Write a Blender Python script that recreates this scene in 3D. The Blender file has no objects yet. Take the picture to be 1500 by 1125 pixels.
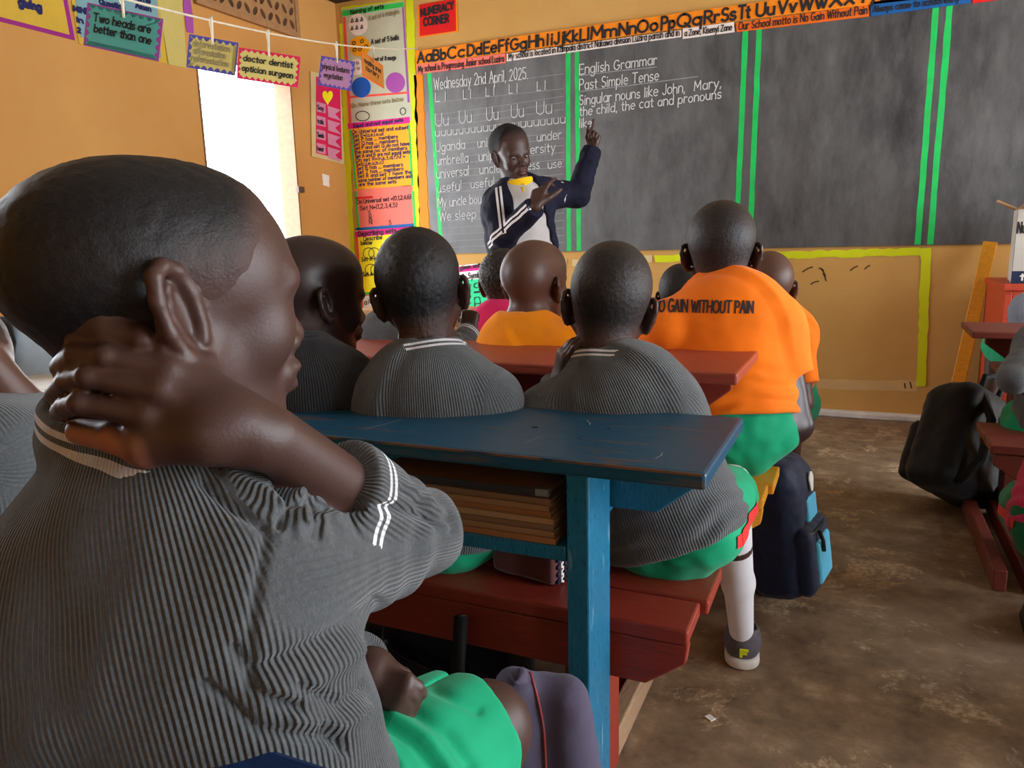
import bpy, math, random
import numpy as np
from mathutils import Vector, Matrix, noise
from mathutils.bvhtree import BVHTree
random.seed(7)
SC = bpy.context.scene
COL = SC.collection
# ------------------------------------------------------------------ camera
F_PX, YAW, PITCH, ROLL, CAM_H = 1105.0, 24.4, 10.8, -1.43, 1.05
def _cam_axes():
    y, p, r = np.radians([YAW, PITCH, ROLL])
    fw = np.array([-np.sin(y)*np.cos(p), np.cos(y)*np.cos(p), -np.sin(p)])
    rt = np.array([np.cos(y), np.sin(y), 0.0]); up = np.cross(rt, fw)
    return fw, rt*np.cos(r)+up*np.sin(r), -rt*np.sin(r)+up*np.cos(r)
FW, RT, UP = _cam_axes()
CAM_P = np.array([0, 0, CAM_H])
cam = bpy.data.cameras.new('camera'); cam_o = bpy.data.objects.new('camera', cam); COL.objects.link(cam_o)
cam.sensor_fit = 'HORIZONTAL'; cam.sensor_width = 36.0; cam.lens = 36.0*F_PX/1500.0
cam.clip_start = 0.02; cam.clip_end = 200
M = Matrix.Identity(4)
for i in range(3):
    M[i][0], M[i][1], M[i][2], M[i][3] = RT[i], UP[i], -FW[i], CAM_P[i]
cam_o.matrix_world = M
SC.camera = cam_o
# ------------------------------------------------------------------ world and light
SC.view_settings.view_transform = 'Standard'; SC.view_settings.look = 'None'
SC.view_settings.gamma = 1.0; SC.view_settings.use_curve_mapping = False
SC.view_settings.exposure = 2.15
SC.cycles.use_denoising = True
SC.cycles.max_bounces = 6; SC.cycles.diffuse_bounces = 4; SC.cycles.glossy_bounces = 2
SC.cycles.sample_clamp_indirect = 6.0
W = bpy.data.worlds.new('sky'); SC.world = W; W.use_nodes = True
_bg = W.node_tree.nodes['Background']
_bg.inputs[0].default_value = (0.86, 0.93, 1.0, 1); _bg.inputs[1].default_value = 3.2
def portal(loc, rot, sx, sy):
    l = bpy.data.lights.new('sky_portal', 'AREA'); l.shape = 'RECTANGLE'; l.size = sx; l.size_y = sy
    l.cycles.is_portal = True
    o = bpy.data.objects.new('sky_portal', l); o.location = loc; o.rotation_euler = rot; COL.objects.link(o)
XL, YF, XR, YB, ZC = -3.41, 4.687, 3.3, -2.6, 3.15      # room
WIN = (3.36, 4.15, 0.2, 2.12)                           # window in the left wall, unseen sill lowered for light: y0, y1, z0, z1
R_OPEN = (2.7, 4.35, 0.0, 2.6)                           # unseen opening in the right wall, shaped for the light it lets in
B_OPEN = (2.3, 2.9, 1.1, 2.0)                           # openings in the back wall
R_OPEN2 = (.45, 2.0, 0.0, 2.5)  # second unseen right opening, placed to light the near aisle and sleeve
portal((XR+0.21, (R_OPEN2[0]+R_OPEN2[1])/2, (R_OPEN2[2]+R_OPEN2[3])/2), (0, math.pi/2, 0), R_OPEN2[3]-R_OPEN2[2], R_OPEN2[1]-R_OPEN2[0])
portal((XL-0.21, (WIN[0]+WIN[1])/2, (WIN[2]+WIN[3])/2), (0, -math.pi/2, 0), WIN[3]-WIN[2], WIN[1]-WIN[0])
portal((XR+0.21, (R_OPEN[0]+R_OPEN[1])/2, (R_OPEN[2]+R_OPEN[3])/2), (0, math.pi/2, 0), R_OPEN[3]-R_OPEN[2], R_OPEN[1]-R_OPEN[0])
if B_OPEN[1] > B_OPEN[0]: portal(((B_OPEN[0]+B_OPEN[1])/2, YB-0.21, (B_OPEN[2]+B_OPEN[3])/2), (-math.pi/2, 0, 0), B_OPEN[1]-B_OPEN[0], B_OPEN[3]-B_OPEN[2])

# ------------------------------------------------------------------ helpers: geometry of the view
def ray(x, y): return FW+(x-750)/F_PX*RT-(y-562.5)/F_PX*UP
def at(x, y, z): return CAM_P+z*ray(x, y)               # the point seen at pixel x, y at depth z
def on_z(x, y, Z):
    d = ray(x, y); return CAM_P+(Z-CAM_H)/d[2]*d
def on_y(x, y, Y):
    d = ray(x, y); return CAM_P+Y/d[1]*d
def on_x(x, y, X):
    d = ray(x, y); return CAM_P+X/d[0]*d
V3 = lambda *a: np.array(a, float)
def unit(v): v = np.asarray(v, float); return v/np.linalg.norm(v)

# ------------------------------------------------------------------ helpers: objects
def link(name, me, parent=None, mat=None):
    o = bpy.data.objects.new(name, me); COL.objects.link(o)
    if parent is not None: o.parent = parent; o.matrix_parent_inverse = parent.matrix_world.inverted()
    if mat is not None: me.materials.append(mat)
    return o
def empty(name, loc=(0, 0, 0), rz=0):
    o = bpy.data.objects.new(name, None); o.location = [float(c) for c in loc]; o.rotation_euler = (0, 0, rz)
    o.empty_display_size = 0.05; COL.objects.link(o)
    o.matrix_world = Matrix.Translation(o.location) @ Matrix.Rotation(rz, 4, 'Z')
    return o
def tag(o, label, cat, group=None):
    o['label'] = label; o['category'] = cat
    if group: o['group'] = group
    return o
def struct(o): o['kind'] = 'structure'; return o
def npmesh(name, V, Fq, smooth=True):
    me = bpy.data.meshes.new(name)
    V = np.asarray(V, np.float32); Fq = np.asarray(Fq, np.int32); k = Fq.shape[1]
    me.vertices.add(len(V)); me.vertices.foreach_set('co', V.ravel())
    me.loops.add(Fq.size); me.loops.foreach_set('vertex_index', Fq.ravel())
    me.polygons.add(len(Fq)); me.polygons.foreach_set('loop_start', np.arange(0, Fq.size, k, dtype=np.int32))
    me.update(calc_edges=True)
    me.polygons.foreach_set('use_smooth', np.full(len(Fq), smooth))
    me.validate()
    return me
def attr(me, name, arr):
    a = me.attributes.new(name, 'FLOAT', 'POINT'); a.data.foreach_set('value', np.asarray(arr, np.float32))
class MB:
    """collects polygons; build() links them as one mesh object"""
    def __init__(s): s.v = []; s.f = []
    def poly(s, pts):
        n = len(s.v); s.v += [tuple(map(float, p)) for p in pts]; s.f.append(tuple(range(n, n+len(pts))))
    def prism(s, pts, d):
        """closed outline pts (coplanar) pushed along vector d"""
        n = len(pts); a = [np.asarray(p, float) for p in pts]; b = [p+d for p in a]; k = len(s.v)
        s.v += [tuple(p) for p in a]+[tuple(p) for p in b]
        nr = sum(np.cross(a[i]-a[0], a[(i+1) % n]-a[0]) for i in range(1, n))
        fl = np.dot(nr, d) > 0
        A = list(range(k, k+n)); B = list(range(k+n, k+2*n))
        s.f.append(tuple(A[::-1] if fl else A)); s.f.append(tuple(B if fl else B[::-1]))
        for i in range(n):
            j = (i+1) % n
            s.f.append((A[i], A[j], B[j], B[i]) if fl else (A[j], A[i], B[i], B[j]))
    def box(s, lo, hi):
        x0, y0, z0 = lo; x1, y1, z1 = hi
        s.prism([(x0, y0, z0), (x1, y0, z0), (x1, y1, z0), (x0, y1, z0)], np.array([0, 0, z1-z0]))
    def obox(s, c, ax, ay, az):
        """box about centre c with half-axis vectors"""
        c, ax, ay, az = (np.asarray(q, float) for q in (c, ax, ay, az))
        s.prism([c-ax-ay-az, c+ax-ay-az, c+ax+ay-az, c-ax+ay-az], 2*az)
    def tube(s, pts, r, n=8):
        pts = [np.asarray(p, float) for p in pts]; rs = r if hasattr(r, '__len__') else [r]*len(pts)
        k = len(s.v); prev = None
        for i, p in enumerate(pts):
            t = unit(pts[min(i+1, len(pts)-1)]-pts[max(i-1, 0)])
            u = np.cross(t, [0, 0, 1] if abs(t[2]) < .9 else [1, 0, 0]) if prev is None else prev-t*np.dot(prev, t)
            u = unit(u); w = np.cross(t, u); prev = u
            s.v += [tuple(p+rs[i]*(math.cos(a)*u+math.sin(a)*w)) for a in np.linspace(0, 2*math.pi, n, endpoint=False)]
        for i in range(len(pts)-1):
            for j in range(n):
                a, b = k+i*n+j, k+i*n+(j+1) % n
                s.f.append((a, b, b+n, a+n))
        s.f.append(tuple(range(k+n-1, k-1, -1))); s.f.append(tuple(range(k+(len(pts)-1)*n, k+len(pts)*n)))
    def build(s, name, mat, parent=None, bevel=0, smooth=False, seg=2):
        me = bpy.data.meshes.new(name); me.from_pydata(s.v, [], s.f); me.update()
        if smooth: me.polygons.foreach_set('use_smooth', [True]*len(me.polygons))
        o = link(name, me, parent, mat)
        if bevel:
            m = o.modifiers.new('bevel', 'BEVEL'); m.width = bevel; m.segments = seg; m.limit_method = 'ANGLE'
            m.angle_limit = math.radians(40)
        return o

# ------------------------------------------------------------------ materials
def srgb(r, g, b):
    f = lambda c: (c/255)/12.92 if c/255 <= .04045 else ((c/255+.055)/1.055)**2.4
    return (f(r), f(g), f(b), 1)
class NT:
    def __init__(s, name):
        s.m = bpy.data.materials.new(name); s.m.use_nodes = True; s.t = s.m.node_tree
        s.b = s.t.nodes['Principled BSDF']
    def n(s, typ, **kw):
        nd = s.t.nodes.new(typ)
        for k, v in kw.items():
            if k.startswith('i_'):
                nd.inputs[int(k[2:]) if k[2:].isdigit() else k[2:]].default_value = v
            else: setattr(nd, k, v)
        return nd
    def l(s, a, b): s.t.links.new(a, b)
    def set(s, **kw):
        for k, v in kw.items(): s.b.inputs[k].default_value = v
    def coord(s, scale=(1, 1, 1)):
        tc = s.n('ShaderNodeTexCoord'); mp = s.n('ShaderNodeMapping'); mp.inputs['Scale'].default_value = scale
        s.l(tc.outputs['Object'], mp.inputs[0]); return mp.outputs[0]
    def noise(s, scale, detail=4, rough=.55, vec=None, dist=0):
        nd = s.n('ShaderNodeTexNoise'); nd.inputs['Scale'].default_value = scale
        nd.inputs['Detail'].default_value = detail; nd.inputs['Roughness'].default_value = rough
        nd.inputs['Distortion'].default_value = dist
        s.l(vec if vec is not None else s.coord(), nd.inputs['Vector']); return nd.outputs['Fac']
    def ramp(s, fac, stops, interp='LINEAR'):
        nd = s.n('ShaderNodeValToRGB'); cr = nd.color_ramp; cr.interpolation = interp
        while len(cr.elements) < len(stops): cr.elements.new(.5)
        for e, (p, c) in zip(cr.elements, stops): e.position = p; e.color = c if len(c) == 4 else (*c, 1)
        s.l(fac, nd.inputs[0]); return nd.outputs[0]
    def mix(s, fac, a, b, mode='MIX'):
        nd = s.n('ShaderNodeMix', data_type='RGBA', blend_type=mode)
        for sock, v in ((nd.inputs[0], fac), (nd.inputs[6], a), (nd.inputs[7], b)):
            if hasattr(v, 'links'): s.l(v, sock)
            else: sock.default_value = v
        return nd.outputs[2]
    def math(s, op, a, b=0.0, c=0.0):
        nd = s.n('ShaderNodeMath', operation=op)
        for i, v in enumerate((a, b, c)):
            if hasattr(v, 'links'): s.l(v, nd.inputs[i])
            else: nd.inputs[i].default_value = v
        return nd.outputs[0]
    def bump(s, h, strength=.4, dist=.002, after=None):
        nd = s.n('ShaderNodeBump'); nd.inputs['Strength'].default_value = strength; nd.inputs['Distance'].default_value = dist
        s.l(h, nd.inputs['Height'])
        if after is not None: s.l(after, nd.inputs['Normal'])
        s.l(nd.outputs[0], s.b.inputs['Normal']); return nd.outputs[0]
    def color(s, c): s.l(c, s.b.inputs['Base Color'])
def dark(c, k): return (c[0]*k, c[1]*k, c[2]*k, 1)
def mat_plain(name, c, rough=.6, var=.12, scale=30, bump=0, spec=.4):
    t = NT(name); t.set(Roughness=rough); t.b.inputs['Specular IOR Level'].default_value = spec
    f = t.noise(scale); t.color(t.ramp(f, [(.3, dark(c, 1-var)), (.7, dark(c, 1+var))]))
    if bump: t.bump(f, bump, .003)
    return t.m
def mat_paint_wood(name, c, wear, scale=6, rough=.38, amount=.62, axis=(1, 8, 8)):
    """worn gloss paint over wood: grain along X, wood showing through in streaks"""
    t = NT(name); t.set(Roughness=rough)
    g = t.noise(scale, 6, .6, t.coord(axis), .3)
    g2 = t.noise(scale*7, 5, .6, t.coord((axis[0]*.6, axis[1], axis[2])))
    base = t.ramp(g2, [(.25, dark(c, .7)), (.75, dark(c, 1.25))])
    m = t.ramp(g, [(amount, (0, 0, 0)), (amount+.12, (1, 1, 1))])
    t.color(t.mix(t.math('MULTIPLY', m, .75), base, wear))
    t.bump(g2, .25, .002)
    t.l(t.ramp(g2, [(.2, (rough-.1,)*3), (.8, (rough+.15,)*3)]), t.b.inputs['Roughness'])
    return t.m
# ------------------------------------------------------------------ blended-volume modelling (for bodies, clothes, bags)
def P_cone(p0, r0, p1, r1):
    p0, p1 = np.asarray(p0, float), np.asarray(p1, float)
    lo = np.minimum(p0-r0, p1-r1); hi = np.maximum(p0+r0, p1+r1); ba = p1-p0; L2 = max(float(ba@ba), 1e-9)
    def f(X, Y, Z):
        x, y, z = X-p0[0], Y-p0[1], Z-p0[2]
        t = np.clip((x*ba[0]+y*ba[1]+z*ba[2])/L2, 0, 1)
        return np.sqrt((x-t*ba[0])**2+(y-t*ba[1])**2+(z-t*ba[2])**2)-(r0+(r1-r0)*t)
    return f, lo, hi
def P_flat(p0, r0, p1, r1, n, sq):
    """round cone flattened to sq of its radius along n"""
    p0, p1, n = np.asarray(p0, float), np.asarray(p1, float), unit(n)
    k = 1/sq-1; q1 = p1+n*((p1-p0)@n)*k; ba = q1-p0; L2 = max(float(ba@ba), 1e-9); R = max(r0, r1)
    lo = np.minimum(p0, p1)-R; hi = np.maximum(p0, p1)+R
    def f(X, Y, Z):
        x, y, z = X-p0[0], Y-p0[1], Z-p0[2]
        d = (x*n[0]+y*n[1]+z*n[2])*k; x, y, z = x+d*n[0], y+d*n[1], z+d*n[2]
        t = np.clip((x*ba[0]+y*ba[1]+z*ba[2])/L2, 0, 1)
        return (np.sqrt((x-t*ba[0])**2+(y-t*ba[1])**2+(z-t*ba[2])**2)-(r0+(r1-r0)*t))*(.5+.5*sq)
    return f, lo, hi
def P_ell(c, r, R=None):
    c = np.asarray(c, float); r = np.asarray(r, float); R = np.eye(3) if R is None else np.asarray(R)
    e = np.sqrt(((R*r[None, :])**2).sum(1)); lo, hi = c-e, c+e
    def f(X, Y, Z):
        x, y, z = X-c[0], Y-c[1], Z-c[2]
        q = [(R[0, i]*x+R[1, i]*y+R[2, i]*z)/r[i] for i in range(3)]
        k0 = np.sqrt(q[0]**2+q[1]**2+q[2]**2)
        k1 = np.sqrt((q[0]/r[0])**2+(q[1]/r[1])**2+(q[2]/r[2])**2)
        return k0*(k0-1)/np.maximum(k1, 1e-6)
    return f, lo, hi
def P_ring(c, ax, R, r, tall=1.6):
    c = np.asarray(c, float); ax = unit(ax); lo, hi = c-R-r*tall, c+R+r*tall
    def f(X, Y, Z):
        x, y, z = X-c[0], Y-c[1], Z-c[2]
        h = x*ax[0]+y*ax[1]+z*ax[2]; rad = np.sqrt(np.maximum(x*x+y*y+z*z-h*h, 0))
        return np.sqrt((rad-R)**2+(h/tall)**2)-r
    return f, lo, hi
def P_box(c, half, R=None, rnd=.01):
    c = np.asarray(c, float); half = np.asarray(half, float)-rnd; R = np.eye(3) if R is None else np.asarray(R)
    e = np.abs(R)@(half+rnd); lo, hi = c-e, c+e
    def f(X, Y, Z):
        x, y, z = X-c[0], Y-c[1], Z-c[2]
        q = [np.abs(R[0, i]*x+R[1, i]*y+R[2, i]*z)-half[i] for i in range(3)]
        o = np.sqrt(np.maximum(q[0], 0)**2+np.maximum(q[1], 0)**2+np.maximum(q[2], 0)**2)
        return o+np.minimum(np.maximum(q[0], np.maximum(q[1], q[2])), 0)-rnd
    return f, lo, hi
FAR = 0.09
class Field:
    def __init__(s, lo, hi, h):
        s.lo = np.asarray(lo, float)-2.5*h; s.h = h
        s.n = np.ceil((np.asarray(hi, float)+2.5*h-s.lo)/h).astype(int)+1
        s.v = np.full(s.n, FAR, np.float32)
    def sub(s, lo, hi, m):
        a = np.clip(np.floor((lo-m-s.lo)/s.h).astype(int), 0, s.n); b = np.clip(np.ceil((hi+m-s.lo)/s.h).astype(int)+1, 0, s.n)
        g = [(s.lo[i]+s.h*np.arange(a[i], b[i])).astype(np.float32) for i in range(3)]
        return tuple(slice(a[i], b[i]) for i in range(3)), g[0][:, None, None], g[1][None, :, None], g[2][None, None, :]
    def add(s, prim, k=.01):
        f, lo, hi = prim; sl, X, Y, Z = s.sub(lo, hi, k+.025)
        if 0 in s.v[sl].shape: return
        d = f(X, Y, Z).astype(np.float32); a = s.v[sl]
        t = np.clip(.5+.5*(a-d)/k, 0, 1); s.v[sl] = a+(d-a)*t-k*t*(1-t)
    def cut(s, prim, k=.004):
        f, lo, hi = prim; sl, X, Y, Z = s.sub(lo, hi, k+.01)
        if 0 in s.v[sl].shape: return
        d = -f(X, Y, Z).astype(np.float32); a = s.v[sl]
        t = np.clip(.5-.5*(a-d)/k, 0, 1); s.v[sl] = a+(d-a)*t+k*t*(1-t)
    def plane(s, p, n, box=None, k=.006):
        """cut away what lies on the side n points to (inside box = lo, hi only)"""
        n = unit(n); lo, hi = (s.lo, s.lo+s.n*s.h) if box is None else box
        sl, X, Y, Z = s.sub(np.asarray(lo), np.asarray(hi), 0)
        d = ((X-p[0])*n[0]+(Y-p[1])*n[1]+(Z-p[2])*n[2]).astype(np.float32); a = s.v[sl]
        t = np.clip(.5-.5*(a-d)/k, 0, 1); s.v[sl] = a+(d-a)*t+k*t*(1-t)
    def mesh(s, smooth=1):
        v, n, h = s.v, s.n, s.h; ins = v < 0
        c = np.zeros(n-1, np.int8)
        C8 = [(i, j, k) for i in (0, 1) for j in (0, 1) for k in (0, 1)]
        for i, j, k in C8: c += ins[i:n[0]-1+i, j:n[1]-1+j, k:n[2]-1+k]
        I = np.argwhere((c > 0) & (c < 8)); idx = np.full(n-1, -1, np.int32); idx[tuple(I.T)] = np.arange(len(I))
        vals = [v[I[:, 0]+i, I[:, 1]+j, I[:, 2]+k] for i, j, k in C8]
        acc = np.zeros((len(I), 3)); cnt = np.zeros(len(I))
        for a in range(8):
            for b in range(a+1, 8):
                A, B = np.array(C8[a]), np.array(C8[b])
                if np.abs(A-B).sum() != 1: continue
                va, vb = vals[a], vals[b]; m = (va < 0) != (vb < 0)
                t = np.where(m, va/np.where(m, va-vb, 1), 0)
                acc += m[:, None]*(A+t[:, None]*(B-A)); cnt += m
        V = s.lo+h*(I+acc/np.maximum(cnt, 1)[:, None])
        Q = []
        for ax in range(3):
            u, w = (ax+1) % 3, (ax+2) % 3
            sa = [slice(1, n[q]-1) for q in range(3)]; sb = list(sa); sa[ax] = slice(0, n[ax]-1); sb[ax] = slice(1, n[ax])
            a, b = ins[tuple(sa)], ins[tuple(sb)]
            for flip, m in ((False, a & ~b), (True, ~a & b)):
                E = np.argwhere(m)
                if not len(E): continue
                base = E.copy(); base[:, u] += 1; base[:, w] += 1
                def cell(du, dw):
                    q = base.copy(); q[:, u] -= du; q[:, w] -= dw; return idx[tuple(q.T)]
                q = np.stack([cell(1, 1), cell(0, 1), cell(0, 0), cell(1, 0)], 1)
                Q.append(q[:, ::-1] if flip else q)
        Q = np.concatenate(Q)
        for _ in range(smooth):
            S = np.zeros_like(V); N = np.zeros(len(V))
            for i in range(4):
                for j in ((i+1) % 4, (i-1) % 4):
                    for d in range(3): S[:, d] += np.bincount(Q[:, i], V[Q[:, j], d], len(V))
                    N += np.bincount(Q[:, i], minlength=len(V))
            V = V+.5*(S/np.maximum(N, 1)[:, None]-V)
        return V, Q
def vnormals(V, Q):
    n = np.cross(V[Q[:, 2]]-V[Q[:, 0]], V[Q[:, 3]]-V[Q[:, 1]]); N = np.zeros_like(V)
    for i in range(4):
        for d in range(3): N[:, d] += np.bincount(Q[:, i], n[:, d], len(V))
    return N/np.maximum(np.linalg.norm(N, axis=1), 1e-12)[:, None]
def fnoise(V, scale, amp, seed=0.0, stretch=None):
    S = V*scale if stretch is None else V*scale*np.asarray(stretch)
    return amp*np.array([noise.noise((x+seed, y+seed*.7, z-seed)) for x, y, z in S])
def blend(prims, h, post=None, smooth=1, pad=.0):
    """prims: list of (primitive, k) -> V, Q"""
    lo = np.min([p[0][1] for p in prims], 0)-pad; hi = np.max([p[0][2] for p in prims], 0)+pad
    f = Field(lo, hi, h)
    for p, k in prims: f.add(p, k)
    if post: post(f)
    return f.mesh(smooth)
def drop(V, Q, keep):
    """keep only the faces all of whose corners are kept"""
    Q = Q[keep[Q].all(1)]; u = np.unique(Q); m = np.full(len(V), -1); m[u] = np.arange(len(u)); return V[u], m[Q], u
# ------------------------------------------------------------------ people
def mat_skin(name, c, gloss=.47, bumpy=.15, palm=(.34, .13, .07, 1)):
    t = NT(name); t.set(Roughness=gloss); t.b.inputs['Specular IOR Level'].default_value = .45
    f = t.noise(14, 4); g = t.noise(420, 3)
    pm = t.n('ShaderNodeAttribute', attribute_name='palm').outputs['Fac']
    t.color(t.mix(pm, t.mix(t.math('MULTIPLY', f, .35), c, dark(c, .72)), palm))
    t.bump(g, bumpy, .0012)
    return t.m
def mat_hair(name, c=(.0065, .006, .007, 1), rough=.5, size=260, bumpy=.55, under=(.060, .029, .023, 1)):
    t = NT(name); t.set(Roughness=rough); t.b.inputs['Specular IOR Level'].default_value = .38
    f = t.noise(size, 4, .7); g = t.noise(18, 3)
    fade = t.n('ShaderNodeAttribute', attribute_name='fade').outputs['Fac']     # 0 at the hairline, 1 in full hair
    fz = t.math('SUBTRACT', t.math('MULTIPLY', fade, 1.5), t.math('MULTIPLY', f, .55)); fz.node.use_clamp = True
    t.color(t.mix(fz, under, t.ramp(f, [(.35, dark(c, .6)), (.7, dark(c, 2.4))])))
    t.bump(f, bumpy, .003); return t.m
def mat_knit(name, c, white=(.78, .78, .8, 1), heather=.22, relief=.45):
    """ribbed knit: attribute rib = rib phase, band = metres from the rim of collar or cuff (two white lines)"""
    t = NT(name); t.set(Roughness=.92); t.b.inputs['Specular IOR Level'].default_value = .15
    t.b.inputs['Sheen Weight'].default_value = .25; t.b.inputs['Sheen Roughness'].default_value = .5
    rib = t.n('ShaderNodeAttribute', attribute_name='rib').outputs['Fac']
    band = t.n('ShaderNodeAttribute', attribute_name='band').outputs['Fac']
    s = t.math('MULTIPLY', t.math('SINE', rib), t.n('ShaderNodeAttribute', attribute_name='rib_weight').outputs['Fac']); fz = t.noise(700, 2); sp = t.noise(260, 3, .7)
    h = t.math('ADD', s, t.math('MULTIPLY', fz, .5))
    t.bump(h, relief, .0016)
    col = t.ramp(sp, [(.3, dark(c, 1-heather)), (.7, dark(c, 1+heather))])
    m = t.ramp(t.math('MULTIPLY', band, 20), [(0, (0, 0, 0)), (.16, (1, 1, 1)), (.25, (0, 0, 0)), (.33, (1, 1, 1)), (.42, (0, 0, 0))], 'CONSTANT')
    t.color(t.mix(t.math('MULTIPLY', m, t.math('GREATER_THAN', t.n('ShaderNodeAttribute', attribute_name='band_on').outputs['Fac'], .5)), col, white))
    return t.m
def mat_cloth(name, c, rough=.8, bump=.25, sheen=.1, var=.1):
    t = NT(name); t.set(Roughness=rough); t.b.inputs['Specular IOR Level'].default_value = .2
    t.b.inputs['Sheen Weight'].default_value = sheen
    f = t.noise(600, 2); g = t.noise(9, 3)
    t.color(t.ramp(g, [(.3, dark(c, 1-var)), (.7, dark(c, 1+var))]))
    t.bump(f, bump, .001); return t.m
SKIN = mat_skin('skin_deep_brown', (.064, .029, .022, 1))
SKIN_W = mat_skin('skin_warm_brown', (.10, .046, .031, 1))
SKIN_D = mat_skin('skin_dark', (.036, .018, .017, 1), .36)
PALM = mat_skin('skin_palm', (.36, .15, .085, 1), .5)
HAIR = mat_hair('cropped_hair')
HAIR_F = mat_hair('finely_cropped_hair', size=420, bumpy=.32)
HAIR_G = mat_hair('cropped_hair_lighter', (.014, .011, .011, 1), .5, 200)
KNIT = mat_knit('grey_ribbed_knit', (.088, .096, .102, 1))
KNIT_N = mat_knit('grey_coarse_ribbed_knit', (.080, .088, .094, 1), relief=.7)
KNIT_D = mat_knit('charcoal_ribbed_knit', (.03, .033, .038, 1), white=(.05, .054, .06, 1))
ORANGE = mat_cloth('orange_jersey', srgb(250, 122, 8))
GOLD = mat_cloth('golden_orange_jersey', srgb(255, 150, 8))
PINK = mat_cloth('pink_jersey', srgb(232, 38, 105))
GREEN = mat_cloth('green_twill', srgb(8, 158, 112), .75)
GREEN_D = mat_cloth('dark_green_twill', srgb(10, 105, 70), .75)
WHITE_SOCK = mat_cloth('white_sock', srgb(225, 225, 232))
EYE_W = mat_plain('eye_white', (.28, .24, .21, 1), .25, .03)
EYE_B = mat_plain('eye_iris', (.012, .007, .005, 1), .15, .03)
LIP = mat_skin('lips', (.16, .05, .045, 1), .4)

def rot(yaw, pitch=0, roll=0):
    """columns right, forward, up; yaw > 0 turns left, pitch > 0 looks up, roll > 0 leans the head to its right"""
    y, p, r = np.radians([yaw, pitch, roll])
    f = np.array([-np.sin(y)*np.cos(p), np.cos(y)*np.cos(p), np.sin(p)]); x = np.array([np.cos(y), np.sin(y), 0]); u = np.cross(x, f)
    return np.stack([x*np.cos(r)-u*np.sin(r), f, x*np.sin(r)+u*np.cos(r)], 1)
def skull(c, R, s, w=1.0):
    w, hz, by = w if isinstance(w, tuple) else (w, 1.0, 1.0)    # width, height above the ears, depth behind them
    g = lambda x, y, z: c+R@(np.array([x*w, y, z])*s)
    E = lambda p, r: P_ell(g(*p), np.array(r)*s*np.array([w, 1, 1]), R)
    top, back = .122*hz, -.102*by
    return [(E((0, (back+.082)/2, (top-.030)/2), (.072, (.082-back)/2, (top+.030)/2)), .01), (E((0, back+.050, .034*hz), (.060, .056, .060*hz)), .03),
            (E((0, .036, top-.070), (.060, .050, .054)), .03)]
def wide(w): return w[0] if isinstance(w, tuple) else w
def head_prims(c, R, s, w=1.0, ear=1.0, splay=25):
    g = lambda x, y, z: c+R@(np.array([x*wide(w), y, z])*s)
    E = lambda p, r: P_ell(g(*p), np.array(r)*s, R)
    K = lambda a, ra, b, rb: P_cone(g(*a), ra*s, g(*b), rb*s)
    L = skull(c, R, s, w); w = wide(w)
    L += [(K((0, .036, .005), .052, (0, .046, -.050), .036), .03)]
    for q in (-1, 1):
        L += [(K((q*.048, .002, -.030), .018, (q*.016, .062, -.080), .016), .03), (E((q*.034, .056, -.018), (.025, .026, .026)), .02),
              (E((q*.027, .076, .022), (.022, .010, .006)), .015)]
    L += [(E((0, .072, -.082), (.017, .015, .013)), .02), (K((0, .084, .010), .0075, (0, .102, -.022), .0105), .012)]
    for q in (-1, 1): L += [(E((q*.013, .092, -.027), (.009, .010, .008)), .008)]
    L += [(E((0, .084, -.050), (.026, .016, .017)), .012), (E((0, .095, -.046), (.021, .010, .0065)), .005), (E((0, .093, -.060), (.018, .010, .0075)), .004)]
    if ear:
        a = math.radians(splay)
        for q in (-1, 1):
            o = np.array([q*.071, -.004, -.002]); fx = np.array([q*math.sin(a), -math.cos(a), 0]); up = np.array([0, -.22, .975])  # fx: from the root outward-back
            pt = lambda u, v: o+ear*(fx*u+up*v)
            out = np.cross(fx, up)*(-q)
            hel = [(-.006, -.004), (-.004, .014), (.004, .027), (.015, .030), (.024, .024), (.027, .010), (.024, -.008), (.016, -.022), (.006, -.030), (-.001, -.027)]
            rr = [.0045, .005, .005, .005, .005, .0047, .0045, .0047, .006, .0055]
            for i in range(len(hel)-1):
                A, B = pt(*hel[i]), pt(*hel[i+1]); L += [(K(A, rr[i], B, rr[i+1]), .003)]
            anti = [(.012, .018), (.016, .008), (.014, -.006), (.007, -.016)]
            for i in range(3): L += [(K(pt(*anti[i])-out*.003, .0030, pt(*anti[i+1])-out*.003, .0030), .005)]
            L += [(K(pt(-.005, -.010), .0040, pt(-.004, -.014), .004), .004)]
            Re = R@np.stack([fx, up, np.cross(fx, up)], 1)
            L += [(P_ell(g(*(pt(.010, -.001)-out*.0065)), np.array([.016, .028, .0032])*ear*s, Re), .004)]
    return L
def eye_cuts(c, R, s, w=1.0):
    w = wide(w)
    g = lambda x, y, z: c+R@(np.array([x*w, y, z])*s)
    return [P_ell(g(q*.030, .091, .003), np.array([.0165, .0125, .0062])*s, R) for q in (-1, 1)]
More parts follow.
